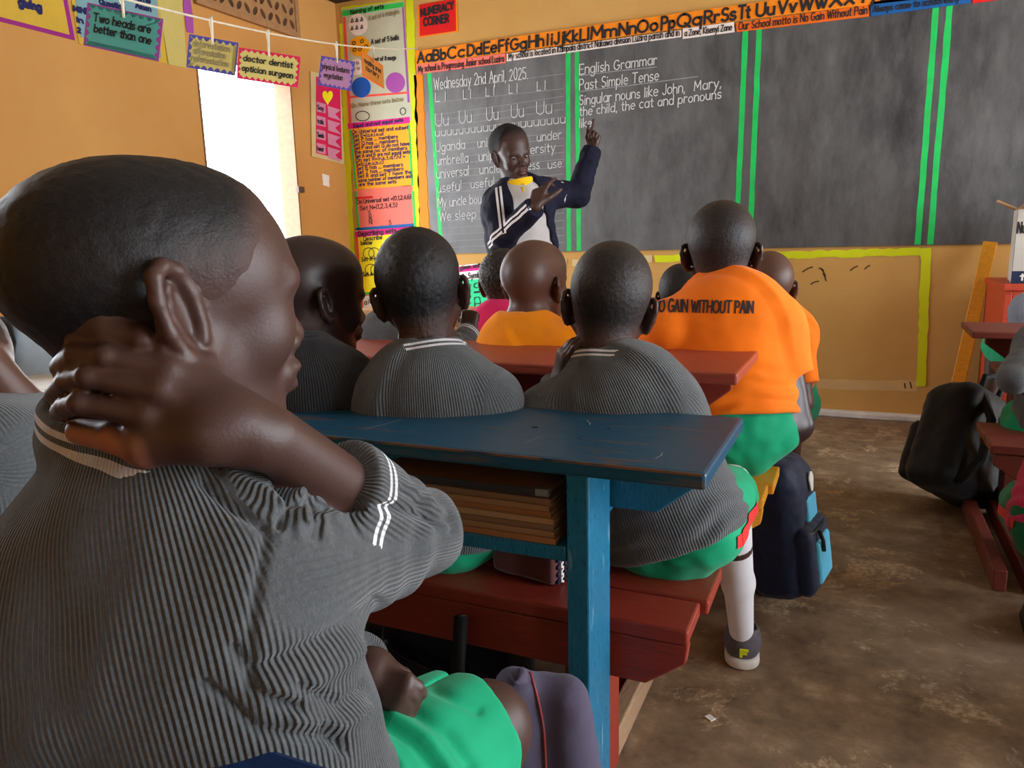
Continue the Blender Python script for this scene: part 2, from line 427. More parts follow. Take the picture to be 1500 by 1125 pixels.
def hair_shell(c, R, s, w, neck, T=.0026, h=.0035, line=None, noise_amp=.0006, jitter=.004, nape=-.028):
    """close cropped hair: the skull grown by T inside the hairline, sinking under the skin outside it"""
    prims = skull(c, R, s, w)+[(P_cone(c+R@(np.array([0, nape, -.02])*s), .052*s, neck, .047*s), .03)]
    line = line or [(-.2, -.066), (-.08, -.058), (-.045, -.042), (-.022, -.03), (-.012, .006), (.012, .012), (.022, .012), (.034, .030), (.044, .052), (.060, .068), (.075, .082), (.2, .086)]
    lx, lz = np.array(line).T
    def grow(f):
        sl, X, Y, Z = f.sub(f.lo, f.lo+f.n*f.h, 0)
        x, y, z = X-c[0], Y-c[1], Z-c[2]
        q = [(R[0, i]*x+R[1, i]*y+R[2, i]*z)/s for i in range(3)]
        d = q[2]-np.interp(q[1], lx, lz)+jitter*np.sin(q[1]*210+q[0]*170)*.3
        f.v -= np.clip(d*.10*s+.0006, -.005, T).astype(np.float32)
    V, Q = blend(prims, h, grow, 2, .006)
    q = (V-c)@R/s
    d = q[:, 2]-np.interp(q[:, 1], lx, lz)
    V, Q, u = drop(V, Q, d > -.022); d = d[u]
    N = vnormals(V, Q); V = V+N*fnoise(V, 140, noise_amp)[:, None]
    me = npmesh('hair', V, Q); attr(me, 'fade', np.clip((d+.001)/.055, 0, 1)**.8); return me
def hand_prims(wr, d, nrm, side, s, curl=(20, 30, 35, 40), spread=1.0, thumb=(35, 20), point=None):
    """wr wrist, d direction of the fingers, nrm back-of-hand normal; side +1: thumb towards cross(d, nrm); curl degrees per finger"""
    d = unit(d); nrm = unit(nrm-d*np.dot(nrm, d)); t = np.cross(d, nrm)*side; L = []
    pl = .058*s
    for i, o in enumerate((.020, .007, -.007, -.019)):
        L.append((P_cone(wr+t*o*.55*s, .0125*s, wr+d*pl*(.98, 1, .96, .88)[i]+t*o*s, .0092*s), .012))
    ln = ((.030, .019, .016), (.034, .021, .017), (.031, .020, .016), (.024, .015, .014))
    for i, o in enumerate((.020, .007, -.007, -.019)):
        p = wr+d*pl*(.98, 1, .96, .88)[i]*s/s+t*o*s; a = 0; dd = unit(d+t*o*4*spread)
        for j, l in enumerate(ln[i]):
            a += math.radians(curl[i]*(1, 1.2, .8)[j])
            v = dd*math.cos(a)-nrm*math.sin(a); q = p+v*l*s
            L.append((P_cone(p, (.0074, .0068, .0060)[j]*s, q, (.0068, .0060, .0054)[j]*s), .002 if j else .004)); p = q
    a, b = math.radians(thumb[0]), math.radians(thumb[1])
    p = wr+t*.014*s+d*.012*s; v = unit(d*math.cos(a)+t*math.sin(a)-nrm*.35)
    q = p+v*.036*s; L.append((P_cone(p, .0125*s, q, .0092*s), .012))
    v2 = unit(d*math.cos(a-b)+t*math.sin(a-b)-nrm*.45); r = q+v2*.026*s; L.append((P_cone(q, .009*s, r, .0082*s), .004))
    L.append((P_cone(r, .0082*s, r+unit(v2+.2*d)*.021*s, .0066*s), .004))
    return L
def torso_prims(J, g, i, low=True):
    tr = J.get('trap', .028)
    n = J['n']; up = (J['shL']+J['shR'])/2-(J['nb']-J['che'])*J.get('low', .16)
    L = [(P_flat(J['pel'], .112*g+i, J['wai'], .104*g+i, n, .78), .05)] if low else []
    L += [(P_flat(J['wai'], .104*g+i, J['che'], .116*g+i, n, .76), .05), (P_flat(J['che'], .116*g+i, up, .080*g+i, n, .74), .06),
          (P_cone(J['shL'], .037*g+i, J['shR'], .037*g+i), .05)]
    for q in 'LR': L.append((P_cone(J['nb']-unit(J['nb']-J['pel'])*tr, .036*g+i*.7, J['sh'+q], .033*g+i), .03))
    return L
def arm_prims(J, q, g, i=0, t0=0, t1=2, ks=.03, ke=.012):
    ra, re = J.get('arm', {}).get(q, (.040, .031))
    L = [(P_cone(J['sh'+q], ra*g+i, J['el'+q], re*g+i), ks)]
    if t1 > 1: L.append((P_cone(J['el'+q], re*g+i, J['wr'+q], .021*g+i), ke))
    return L
def leg_prims(J, q, g, i=0, shin=True):
    L = [(P_cone(J['hp'+q], .066*g+i, J['kn'+q], .043*g+i), .04)]
    if shin: L += [(P_cone(J['kn'+q], .038*g+i, J['kn'+q]*.65+J['an'+q]*.35, .034*g+i), .02), (P_cone(J['kn'+q]*.65+J['an'+q]*.35, .034*g+i, J['an'+q], .024*g+i), .02)]
    return L
def bone_attr(V, bones, pitch):
    """rib phase of each vertex about the bone it lies nearest to; bones: (p0, p1, radius, cut direction, weight)"""
    best = np.full(len(V), 1e9); sec = np.full(len(V), 1e9); ph = np.zeros(len(V)); wh = np.zeros(len(V), int); tt = np.zeros(len(V))
    for b, (p0, p1, r, ref, bias) in enumerate(bones):
        d = p1-p0; L2 = d@d; t = ((V-p0)@d)/L2; tc = np.clip(t, 0, 1); rel = V-p0-tc[:, None]*d
        dist = np.linalg.norm(rel, axis=1)-r+bias
        u = unit(d); e1 = unit(ref-u*(ref@u)); e2 = np.cross(u, e1)
        a = np.arctan2(rel@e2, -(rel@e1))
        sec = np.where(dist < best, best, np.minimum(sec, dist)); m = dist < best; best[m] = dist[m]; ph[m] = (a*r*2*np.pi/pitch)[m]; wh[m] = b; tt[m] = t[m]
    return ph, np.clip((sec-best)/.006-.2, 0, 1), wh
def seg_d(V, a, b):
    d = b-a; t = np.clip(((V-a)@d)/(d@d), 0, 1); return np.linalg.norm(V-a-t[:, None]*d, axis=1), t

def fold_disp(V, N, folds):
    """creases and ridges of the cloth along lines (points, width, height)"""
    vd = V-CAM_P; vz = vd@FW; P2 = np.stack([750+F_PX*(vd@RT)/vz, 562.5-F_PX*(vd@UP)/vz], 1); disp = np.zeros(len(V))
    face = np.clip(-np.sum(N*vd, 1)/np.linalg.norm(vd, axis=1)*3, 0, 1)
    for P, wd, amp in folds:
        dm = np.full(len(V), 999.)
        for a, b in zip(P[:-1], P[1:]):
            a, b = np.array(a, float), np.array(b, float); t = np.clip((P2-a)@(b-a)/((b-a)@(b-a)), 0, 1); dm = np.minimum(dm, np.linalg.norm(P2-a-t[:, None]*(b-a), axis=1))
        disp += amp*np.exp(-(dm/wd)**2)*face
    return disp
def person(root, J, head, g=1.0, skin=SKIN, hair=HAIR, hairkw=None, top='sweater', topmat=KNIT, bottom=GREEN, hands=True, h=.0045, hc=.005,
           hand=None, eyes=False, shoes=None, socks=None, sleeve=.72, extra_body=None, body_post=None, ribp=.0046, extra_top=None, neck_r=.046,
           collar_r=.056, collar_up=0., collar_w=0., sleeve_k=.03, folds=None, hem=.075, ear=1.0, splay=25, top_post=None, short_t=.93, top_wr=.0028, inflate=.013, trim=None, trim_mat=None, cuff_t=None, short_folds=None, shorts_r=1.0):
    c, R, s, w = head; J['n'] = unit(J['n'])
    ntop = c+R@(np.array([0, J.get('nape', -.026), -.02])*s)
    B = [(p, k) for p, k in torso_prims(J, g, 0)]
    B += [(P_cone(ntop, .050*s, J['nb'], neck_r*s), .03)]
    for q in 'LR':
        B += arm_prims(J, q, g)+leg_prims(J, q, g)
        B += [(P_flat(J['an'+q]+V3(0, 0, -.02), .032*g, J['to'+q], .026*g, V3(0, 0, 1), .8), .02)]
        kw = (hand or {}).get(q)
        hs_ = (kw or {}).get('size', 1.0)
        if kw is None:
            d = unit(J['wr'+q]-J['el'+q]); kw = dict(d=d, nrm=V3(0, 0, 1), side=-1 if q == 'R' else 1)
        if 'prims' in kw: B += kw['prims']
        else: B += hand_prims(J['wr'+q], kw['d'], kw['nrm'], kw['side'], g*hs_, kw.get('curl', (25, 30, 35, 40)), kw.get('spread', 1), kw.get('thumb', (35, 20)))
    B += head_prims(c, R, s, w, ear, splay)+(extra_body or [])
    def post(f):
        for e in eye_cuts(c, R, s, w): f.cut(e, .006)
        if body_post: body_post(f)
    V, Q = blend(B, h, post, 1)
    body = link('body', npmesh('body', V, Q), root, skin)
    if hair: link('hair', hair_shell(c, R, s, w, J['nb'], **(hairkw or {})), root, hair)
    if eyes:
        for q in (-1, 1):
            e = c+R@(np.array([q*.030*wide(w), .0715, .005])*s)
            me = npmesh('eye', *blend([(P_ell(e, np.array([.0110]*3)*s), .01)], .0016, None, 2)); eo = link('eye', me, root, EYE_W)
            me = npmesh('iris', *blend([(P_ell(e+R@(np.array([.001, .0052, -.0025])*s), np.array([.0068]*3)*s), .01)], .0012, None, 2)); link('iris', me, eo, EYE_B)
    # ---- top
    i = inflate; ax = unit(J['nb']-J['che']); nk = unit(J.get('nk', ntop-J['nb'])); sp = unit(J['nb']-J['pel'])
    T = torso_prims(J, g, i)
    T += [(P_flat(J['pel']-sp*.03, .122*g+i, J['wai'], .104*g+i, J['n'], .8), .04)]
    cuffs = []; slv = []
    for q in 'LR':
        if top == 'sweater':
            d = unit(J['wr'+q]-J['el'+q]); ct = (cuff_t or {}).get(q, .97); w_ = J['el'+q]+(J['wr'+q]-J['el'+q])*ct
            S_ = arm_prims(J, q, g, i, ks=.03); rc = (.031-.010*ct)*g+i*.45
            S_ += [(P_cone(w_-d*.055, rc+.003, w_+d*.02, rc), .006)]
        else:
            w_ = J['sh'+q]+(J['el'+q]-J['sh'+q])*sleeve; d = unit(w_-J['sh'+q])
            S_ = [(P_cone(J['sh'+q], .040*g+i, w_+d*.03, .043*g+i*1.1), .03)]
        cuffs.append((w_, d)); slv.append((S_, w_, d))
    cpos = J['nb']+nk*(.012+collar_up)
    T += [(P_ring(cpos-nk*.012, nk, collar_r*s, .008, 1.3), .012)]
    if top == 'sweater': T += [(P_ring(cpos+nk*.004, nk, collar_r*s-.002, .0065, 2.0), .004)]
    T += extra_top or []
    def tpost(f):
        f.plane(J['pel']-sp*hem, -sp)
        for S_, p, d in slv:
            b = Field(f.lo, f.lo, f.h); b.lo, b.n = f.lo, f.n; b.v = np.full(f.n, FAR, np.float32)
            for pr, k in S_: b.add(pr, k)
            b.plane(p, d); k = sleeve_k
            t = np.clip(.5+.5*(f.v-b.v)/k, 0, 1); f.v = f.v+(b.v-f.v)*t-k*t*(1-t)*(np.maximum(f.v, b.v) < .06)
        f.cut(P_cone(cpos-nk*.01, (collar_r-.011)*s, cpos+nk*.06, (collar_r-.006)*s), .005)
        if top_post: top_post(f)
    allp = T+[x for S_, p, d in slv for x in S_]; LO = np.min([x[0][1] for x in allp], 0); HI = np.max([x[0][2] for x in allp], 0)
    f_ = Field(LO, HI, hc)
    for pr, k in T: f_.add(pr, k)
    tpost(f_); V, Q = f_.mesh(1)
    N = vnormals(V, Q)
    disp = fnoise(V, 11, top_wr*1.3, 3.1)+fnoise(V, 26, top_wr*.8, 9.7)
    for q in 'LR':   # bunching at the elbow
        if top == 'sweater':
            dd, t = seg_d(V, J['sh'+q], J['el'+q]); d2, t2 = seg_d(V, J['el'+q], J['wr'+q])
            r = np.linalg.norm(V-J['el'+q], axis=1)
            near = np.exp(-(r/.075)**2)*(np.minimum(dd, d2) < .07)
            disp += near*.0035*np.sin(r*230+fnoise(V, 20, 2.0))
    hz = (V-(J['pel']-sp*hem))@sp; disp += .004*np.exp(-(hz/.09)**2)*np.sin(hz*150+fnoise(V, 9, 4.0, 5))*np.clip(hz/.02, 0, 1)
    if folds:
        disp += fold_disp(V, N, folds)
    V = V+N*disp[:, None]
    me = npmesh(top, V, Q)
    bones = [(J['pel'], J['nb'], .118*g, J['n'], 0)]
    for q in 'LR':
        inn = unit((J['shL']+J['shR'])/2-J['sh'+q])
        bones += [(J['sh'+q], J['el'+q], .042*g, inn, -.004), (J['el'+q], J['wr'+q], .034*g, inn, -.006)]
    ph, rw, wb = bone_attr(V, bones, ribp)
    band = np.full(len(V), .09); on = np.zeros(len(V))
    rad = np.linalg.norm((V-cpos)-np.outer((V-cpos)@nk, nk), axis=1)
    cb = .019-((V-cpos)@nk); m = (rad < (collar_r+.014+collar_w)*s) & (cb < .034+collar_up) & (cb > -.03); on[m] = 1
    m = (rad < (collar_r+.030+collar_w)*s) & (np.abs(cb) < .07); band[m] = np.clip(cb[m], 0, .09)
    if top == 'sweater':
        for (p, d), rc_, wi_ in zip(cuffs, (.05*g, .05*g), (2, 4)):
            x = -((V-p)@d); r = np.linalg.norm((V-p)+np.outer(x, d), axis=1)
            m = (np.abs(x) < .05) & (r < rc_) & (x > -.01) & (wb == wi_); on[m] = 1; m = (np.abs(x) < .06) & (r < rc_+.03) & ((on == 0) | m); band[m] = np.clip(x[m]-.006, 0, .09)
    attr(me, 'rib', ph); attr(me, 'band', band); attr(me, 'rib_weight', rw); attr(me, 'band_on', on)
    tp = link({'sweater': 'sweater', 'tshirt': 't_shirt'}.get(top, top), me, root, topmat)
    # ---- shorts, socks, shoes
    if bottom is not None:
        S = [(P_flat(J['pel']-sp*.02, .112*g+.008, J['pel']+sp*.05, .104*g+.004, J['n'], .8), .03)]; ends = []
        for q in 'LR':
            d = unit(J['kn'+q]-J['hp'+q]); e = J['hp'+q]+(J['kn'+q]-J['hp'+q])*short_t; ends.append((e, d))
            S += [(P_cone(J['hp'+q], (.074*g+.012)*shorts_r, e+d*.04, (.054*g+.012)*shorts_r), .03)]
        def spost(f):
            for p, d in ends: f.plane(p, d, (p-.09, p+.12))
        V, Q = blend(S, hc*1.1, spost, 1)
        N = vnormals(V, Q); V = V+N*(fnoise(V, 13, .007, 7)+fnoise(V, 34, .004, 2, (1, .35, 1)))[:, None]
        if short_folds: V = V+N*fold_disp(V, N, short_folds)[:, None]
        sh = link('shorts', npmesh('shorts', V, Q), root, bottom)
        if trim_mat is not None:
            bv = BVHTree.FromPolygons([p[:] for p in V.tolist()], Q.tolist())
            for q in 'LR':
                mb = MB(); d = unit(J['kn'+q]-J['hp'+q]); x = np.cross(d, [0, 0, 1]); x = x*(1 if q == 'R' else -1); x = unit(x)
                for k in range(12):
                    a = J['hp'+q]+(J['kn'+q]-J['hp'+q])*(k*.07-.1); z_ = V3(0, 0, .011); rows = []
                    for p in (a-z_, a+z_, a+d*.024+z_, a+d*.024-z_):
                        hh = bv.ray_cast(Vector(p+x*.25), Vector(-x))
                        if hh[0] is not None: rows.append(np.array(hh[0]+hh[1]*.0030))
                    if len(rows) == 4: mb.poly(rows)
                if not mb.v: continue
                mb.build('side_stripe', trim_mat, sh, .002)
    for q in 'LR':
        if socks is not None:
            a = J['an'+q]; k = J['kn'+q]; top_ = a+(k-a)*1.10
            V, Q = blend([(P_cone(a-V3(0, 0, .03), .027*g, a+(k-a)*.40, .0355*g), .02), (P_cone(a+(k-a)*.40, .0355*g, top_, .0440*g), .02)], hc, lambda f: f.plane(top_, k-a), 1)
            link('sock', npmesh('sock', V, Q), root, socks)
        if shoes is not None: shoe(root, J['an'+q], J['to'+q], g, shoes)
    return body, tp
def shoe(root, an, to, g, m):
    up, sole = m; d = unit((to-an)*V3(1, 1, 0)); hl = an*V3(1, 1, 0)-d*.030*g; tp = to*V3(1, 1, 0)+d*.022*g; z = V3(0, 0, 1)
    prim = [(P_cone(hl+d*.03*g+z*.058*g, .038*g, hl+d*.06*g+z*.05*g, .040*g), .02), (P_cone(hl+d*.06*g+z*.05*g, .038*g, tp-d*.03*g+z*.036*g, .034*g), .03),
            (P_cone(an+z*.004, .040*g, hl+d*.03*g+z*.05*g, .036*g), .02)]
    def post(f): f.plane(z*.020, -z); f.cut(P_cone(an+z*.02, .031*g, an+z*.08, .035*g), .004)
    V, Q = blend(prim, .004, post, 1); u = link('shoe', npmesh('shoe', V, Q), root, up)
    V, Q = blend([(P_flat(hl+d*.03*g+z*.014, .043*g, tp-d*.035*g+z*.012, .043*g, np.cross(d, z), .98), .02)], .004, lambda f: (f.plane(z*.028, z), f.plane(z*.001, -z)), 1)
    link('sole', npmesh('sole', V, Q), u, sole)
    return u, hl, d
# ------------------------------------------------------------------ hand lettering: single-stroke glyphs drawn as ribbons
def A_(cx, cy, rx, ry, a0, a1, n=10):
    return [(cx+rx*math.cos(math.radians(a)), cy+ry*math.sin(math.radians(a))) for a in np.linspace(a0, a1, n)]
_o = A_(2, 2.2, 2, 2.2, 60, 420, 14)
GL = {
 'A': (5, [[(0, 0), (2.5, 7), (5, 0)], [(.9, 2.5), (4.1, 2.5)]]), 'B': (4.4, [[(0, 0), (0, 7)], [(0, 7)]+A_(2, 5.35, 1.9, 1.65, 90, -90)+[(0, 3.7)]+A_(2.1, 1.85, 2.2, 1.85, 90, -90)+[(0, 0)]]),
 'C': (5, [A_(2.8, 3.5, 2.8, 3.5, 50, 310, 14)]), 'D': (5, [[(0, 0), (0, 7)]+A_(1.5, 3.5, 3.4, 3.5, 90, -90)+[(0, 0)]]), 'E': (4, [[(4, 7), (0, 7), (0, 0), (4, 0)], [(0, 3.6), (3.2, 3.6)]]),
 'F': (4, [[(4, 7), (0, 7), (0, 0)], [(0, 3.6), (3.2, 3.6)]]), 'G': (5.4, [A_(2.8, 3.5, 2.8, 3.5, 50, 335, 14)+[(5.4, 3.2), (3.4, 3.2)]]), 'H': (4.8, [[(0, 0), (0, 7)], [(4.8, 0), (4.8, 7)], [(0, 3.6), (4.8, 3.6)]]),
 'I': (.6, [[(.3, 0), (.3, 7)]]), 'J': (3.4, [[(3.2, 7), (3.2, 1.6)]+A_(1.7, 1.6, 1.5, 1.6, 0, -170)]), 'K': (4.4, [[(0, 0), (0, 7)], [(4.2, 7), (0, 3), (4.4, 0)]]), 'L': (3.8, [[(0, 7), (0, 0), (3.8, 0)]]),
 'M': (5.8, [[(0, 0), (.4, 7), (2.9, 2), (5.4, 7), (5.8, 0)]]), 'N': (5, [[(0, 0), (0, 7), (5, 0), (5, 7)]]), 'O': (6, [A_(3, 3.5, 3, 3.5, 90, 450, 18)]), 'P': (4.2, [[(0, 0), (0, 7)]+A_(2, 5.2, 2.1, 1.8, 90, -90)+[(0, 3.4)]]),
 'Q': (6, [A_(3, 3.5, 3, 3.5, 90, 450, 18), [(3.6, 1.8), (6, -.6)]]), 'R': (4.5, [[(0, 0), (0, 7)]+A_(2, 5.2, 2.1, 1.8, 90, -90)+[(0, 3.4)], [(1.8, 3.4), (4.5, 0)]]),
 'S': (4, [A_(2.1, 5.25, 1.8, 1.75, 40, 270)+A_(2, 1.75, 2, 1.75, 90, -150)]), 'T': (5, [[(0, 7), (5, 7)], [(2.5, 7), (2.5, 0)]]), 'U': (4.8, [[(0, 7), (0, 2.3)]+A_(2.4, 2.3, 2.4, 2.3, 180, 360)+[(4.8, 7)]]),
 'V': (5, [[(0, 7), (2.5, 0), (5, 7)]]), 'W': (7, [[(0, 7), (1.8, 0), (3.5, 6), (5.2, 0), (7, 7)]]), 'X': (4.6, [[(0, 0), (4.6, 7)], [(0, 7), (4.6, 0)]]), 'Y': (4.8, [[(0, 7), (2.4, 3.6), (4.8, 7)], [(2.4, 3.6), (2.4, 0)]]),
 'Z': (4.6, [[(0, 7), (4.6, 7), (0, 0), (4.6, 0)]]),
 'a': (4, [_o, [(4, 4.4), (4, 0)]]), 'b': (4, [[(0, 7), (0, 0)], _o]), 'c': (3.6, [A_(2, 2.2, 2, 2.2, 50, 310)]), 'd': (4, [_o, [(4, 7), (4, 0)]]), 'e': (4, [[(.1, 2.3), (3.9, 2.3)]+A_(2, 2.2, 2, 2.2, 5, 310, 14)]),
 'f': (2.6, [A_(2, 5.6, 1.2, 1.4, 60, 180)+[(.8, 0)], [(0, 4.3), (2.2, 4.3)]]), 'g': (4, [_o, [(4, 4.4), (4, -.8)]+A_(2.1, -.8, 1.9, 1.7, 0, -150)]), 'h': (3.7, [[(0, 7), (0, 0)], [(0, 2.6)]+A_(1.85, 2.6, 1.85, 1.8, 180, 0)+[(3.7, 0)]]),
 'i': (.5, [[(.2, 4.4), (.2, 0)], [(.2, 6), (.3, 6.4)]]), 'j': (1.6, [[(1.4, 4.4), (1.4, -1)]+A_(.3, -1, 1.1, 1.3, 0, -140), [(1.4, 6), (1.5, 6.4)]]), 'k': (3.4, [[(0, 7), (0, 0)], [(3, 4.4), (0, 1.9), (3.4, 0)]]), 'l': (.5, [[(.2, 7), (.2, 0)]]),
 'm': (6, [[(0, 4.4), (0, 0)], [(0, 2.8)]+A_(1.5, 2.8, 1.5, 1.6, 180, 0)+[(3, 0)], [(3, 2.8)]+A_(4.5, 2.8, 1.5, 1.6, 180, 0)+[(6, 0)]]), 'n': (3.7, [[(0, 4.4), (0, 0)], [(0, 2.6)]+A_(1.85, 2.6, 1.85, 1.8, 180, 0)+[(3.7, 0)]]), 'o': (4, [_o]),
 'p': (4, [[(0, 4.4), (0, -2.6)], _o]), 'q': (4, [_o, [(4, 4.4), (4, -2.6)]]), 'r': (2.6, [[(0, 4.4), (0, 0)], [(0, 2.6)]+A_(1.6, 2.8, 1.6, 1.6, 170, 50)]), 's': (3.2, [A_(1.65, 3.3, 1.4, 1.1, 30, 270)+A_(1.6, 1.1, 1.6, 1.1, 90, -150)]),
 't': (2.6, [[(1.2, 6.3), (1.2, .8)]+A_(2, .9, .8, .9, 180, 300, 5), [(0, 4.4), (2.6, 4.4)]]), 'u': (3.7, [[(0, 4.4), (0, 1.8)]+A_(1.85, 1.8, 1.85, 1.8, 180, 360)+[(3.7, 4.4), (3.7, 0)]]), 'v': (3.6, [[(0, 4.4), (1.8, 0), (3.6, 4.4)]]),
 'w': (5.4, [[(0, 4.4), (1.4, 0), (2.7, 4), (4, 0), (5.4, 4.4)]]), 'x': (3.4, [[(0, 0), (3.4, 4.4)], [(0, 4.4), (3.4, 0)]]), 'y': (3.7, [[(0, 4.4), (1.9, .2)], [(3.7, 4.4), (.8, -2.6)]]), 'z': (3.4, [[(0, 4.4), (3.4, 4.4), (0, 0), (3.4, 0)]]),
 '0': (4, [A_(2, 3.5, 2, 3.5, 90, 450, 16)]), '1': (1.6, [[(0, 5.6), (1.4, 7), (1.4, 0)]]), '2': (4, [A_(2, 5.1, 1.9, 1.9, 160, -30)+[(0, 0), (4, 0)]]), '3': (3.8, [A_(1.8, 5.3, 1.7, 1.7, 140, -90)+A_(1.8, 1.8, 2, 1.8, 90, -150)]),
 '4': (4, [[(3, 0), (3, 7), (0, 2), (4, 2)]]), '5': (4, [[(3.8, 7), (.4, 7), (.2, 4)]+A_(1.8, 2.2, 2.1, 2.2, 115, -150)]), '6': (4, [A_(3, 4, 3, 3, 100, 180)+A_(2, 2, 2, 2, 180, 540, 14)]),
 '7': (4, [[(0, 7), (4, 7), (1.4, 0)]]), '8': (4, [A_(2, 5.3, 1.6, 1.7, -90, 270, 14), A_(2, 1.8, 2, 1.8, 90, 450, 14)]), '9': (4, [A_(2, 5, 2, 2, 0, 360, 14)+[(3.6, 0)]]),
 '.': (.5, [[(.1, 0), (.4, .2)]]), ',': (.7, [[(.5, .4), (.1, -1)]]), '-': (2.4, [[(0, 2.4), (2.4, 2.4)]]), '=': (2.8, [[(0, 3.2), (2.8, 3.2)], [(0, 1.8), (2.8, 1.8)]]), '_': (5, [[(0, -.3), (5, -.3)]]), '/': (2.6, [[(0, -.6), (2.6, 7.2)]]),
 ':': (.5, [[(.1, .2), (.4, .5)], [(.1, 3.2), (.4, 3.5)]]), '{': (1.8, [[(1.8, 7.4), (.8, 6.8), (.8, 4.2), (0, 3.5), (.8, 2.8), (.8, .2), (1.8, -.4)]]), '}': (1.8, [[(0, 7.4), (1, 6.8), (1, 4.2), (1.8, 3.5), (1, 2.8), (1, .2), (0, -.4)]]), '(': (1.6, [A_(2.6, 3.5, 2.4, 4.2, 130, 230)]), ')': (1.6, [A_(-1, 3.5, 2.4, 4.2, 50, -50)]),
 "'": (.5, [[(.3, 7), (.2, 5.8)]]), '^': (4, [[(.3, 0), (2, 5), (3.7, 0), (.3, 0)]]), '@': (4, [_o]), '|': (.5, [[(.2, 8), (.2, -1)]]), '<': (3, [[(3, 5), (.2, 3), (3, 1)]]), '>': (3, [[(0, 5), (2.8, 3), (0, 1)]]), '~': (4, [A_(2, 3, 2, 2, -120, 120)]),
}
def text_width(s, gap=1.5, sp=3.2):
    return sum(sp if ch == ' ' else GL[ch][0]+gap for ch in s)-gap
LV = [0]; FINE = [None]
def ribbon(mb, pts, th, put):
    """flat stroke of width th through the 2-D points; put(x, y) -> 3-D"""
    P = np.array(pts, float); LV[0] += 1
    keep = np.r_[True, np.linalg.norm(np.diff(P, axis=0), axis=1) > 1e-7]; P = P[keep]
    if len(P) < 2: return
    d = np.diff(P, axis=0); d /= np.linalg.norm(d, axis=1)[:, None]
    for i in range(1, len(P)-1):                 # a sharp corner starts a new stroke
        if d[i-1]@d[i] < .45: ribbon(mb, P[:i+1], th, put); ribbon(mb, P[i:], th, put); return
    if FINE[0]:                                  # short steps, for writing laid on cloth
        out = [P[0]]
        for a, b in zip(P[:-1], P[1:]):
            k = max(1, int(np.linalg.norm(b-a)/FINE[0])); out += [a+(b-a)*(j+1)/k for j in range(k)]
        P = np.array(out)
    d = np.diff(P, axis=0); d /= np.maximum(np.linalg.norm(d, axis=1), 1e-9)[:, None]
    t = np.vstack([d[:1], d[:-1]+d[1:], d[-1:]]); t /= np.maximum(np.linalg.norm(t, axis=1), 1e-6)[:, None]
    n = np.stack([-t[:, 1], t[:, 0]], 1)*th/2
    P = P.copy(); P[0] -= t[0]*th*.4; P[-1] += t[-1]*th*.4
    k = len(mb.v)
    for a, b in zip(P, n): mb.v += [tuple(put(*(a-b))), tuple(put(*(a+b)))]
    for i in range(len(P)-1): mb.f.append((k+2*i, k+2*i+2, k+2*i+3, k+2*i+1))
RT_ = random.Random(3)
def scribe(mb, s, o, u, v, nrm, size, th, width=None, gap=1.5, sp=3.2, slant=.04, wob=.18, lift=.0012):
    """writes s from baseline point o along u (up = v); size = cap height; width fits the line to that length"""
    o, u, v, nrm = (np.asarray(q, float) for q in (o, u, v, nrm))
    sc = size/7; w0 = text_width(s, gap, sp)*sc; kx = (width/w0 if width else 1)*sc; x = 0
    for ch in s:
        if ch == ' ': x += sp; continue
        w, st = GL[ch]; dy = RT_.uniform(-wob, wob); k = 1+RT_.uniform(-.05, .05)
        for q in st:
            ribbon(mb, [((x+px*k+py*slant)*kx, (py*k+dy)*sc) for px, py in q], th, lambda a, b: o+u*a+v*b+nrm*(lift+.00012*(LV[0] % 11)))
        x += w+gap
def lettering(name, lines, mat, parent):
    for L in lines:
        mb = MB(); scribe(mb, *L[0], **L[1]); o = mb.build(name, mat, parent)
    return o
UF, VF, NF = V3(1, 0, 0), V3(0, 0, 1), V3(0, -1, 0)      # front wall: right, up, towards the room
UL, NL = V3(0, 1, 0), V3(1, 0, 0)                         # left wall
def on_front(px0, py0, off): return on_y(px0, py0, YF-off)
def line_front(s, p0, p1, cap, th, off, **kw):
    """a level line of writing on the front wall from pixel p0 to p1, cap height in pixels"""
    a, b = on_front(*p0, off), on_front(*p1, off); m = on_front(p0[0], p0[1]-cap, off)
    d = b-a; L = np.linalg.norm(d)
    return (s, a, d/L, VF, NF, m[2]-a[2], th), dict(width=L, **kw)
def line_left(s, p0, p1, cap, th, off, **kw):
    a, b = on_x(*p0, XL+off), on_x(*p1, XL+off); m = on_x(p0[0], p0[1]-cap, XL+off)
    d = b-a; L = np.linalg.norm(d)
    return (s, a, d/L, VF, NL, m[2]-a[2], th), dict(width=L, **kw)
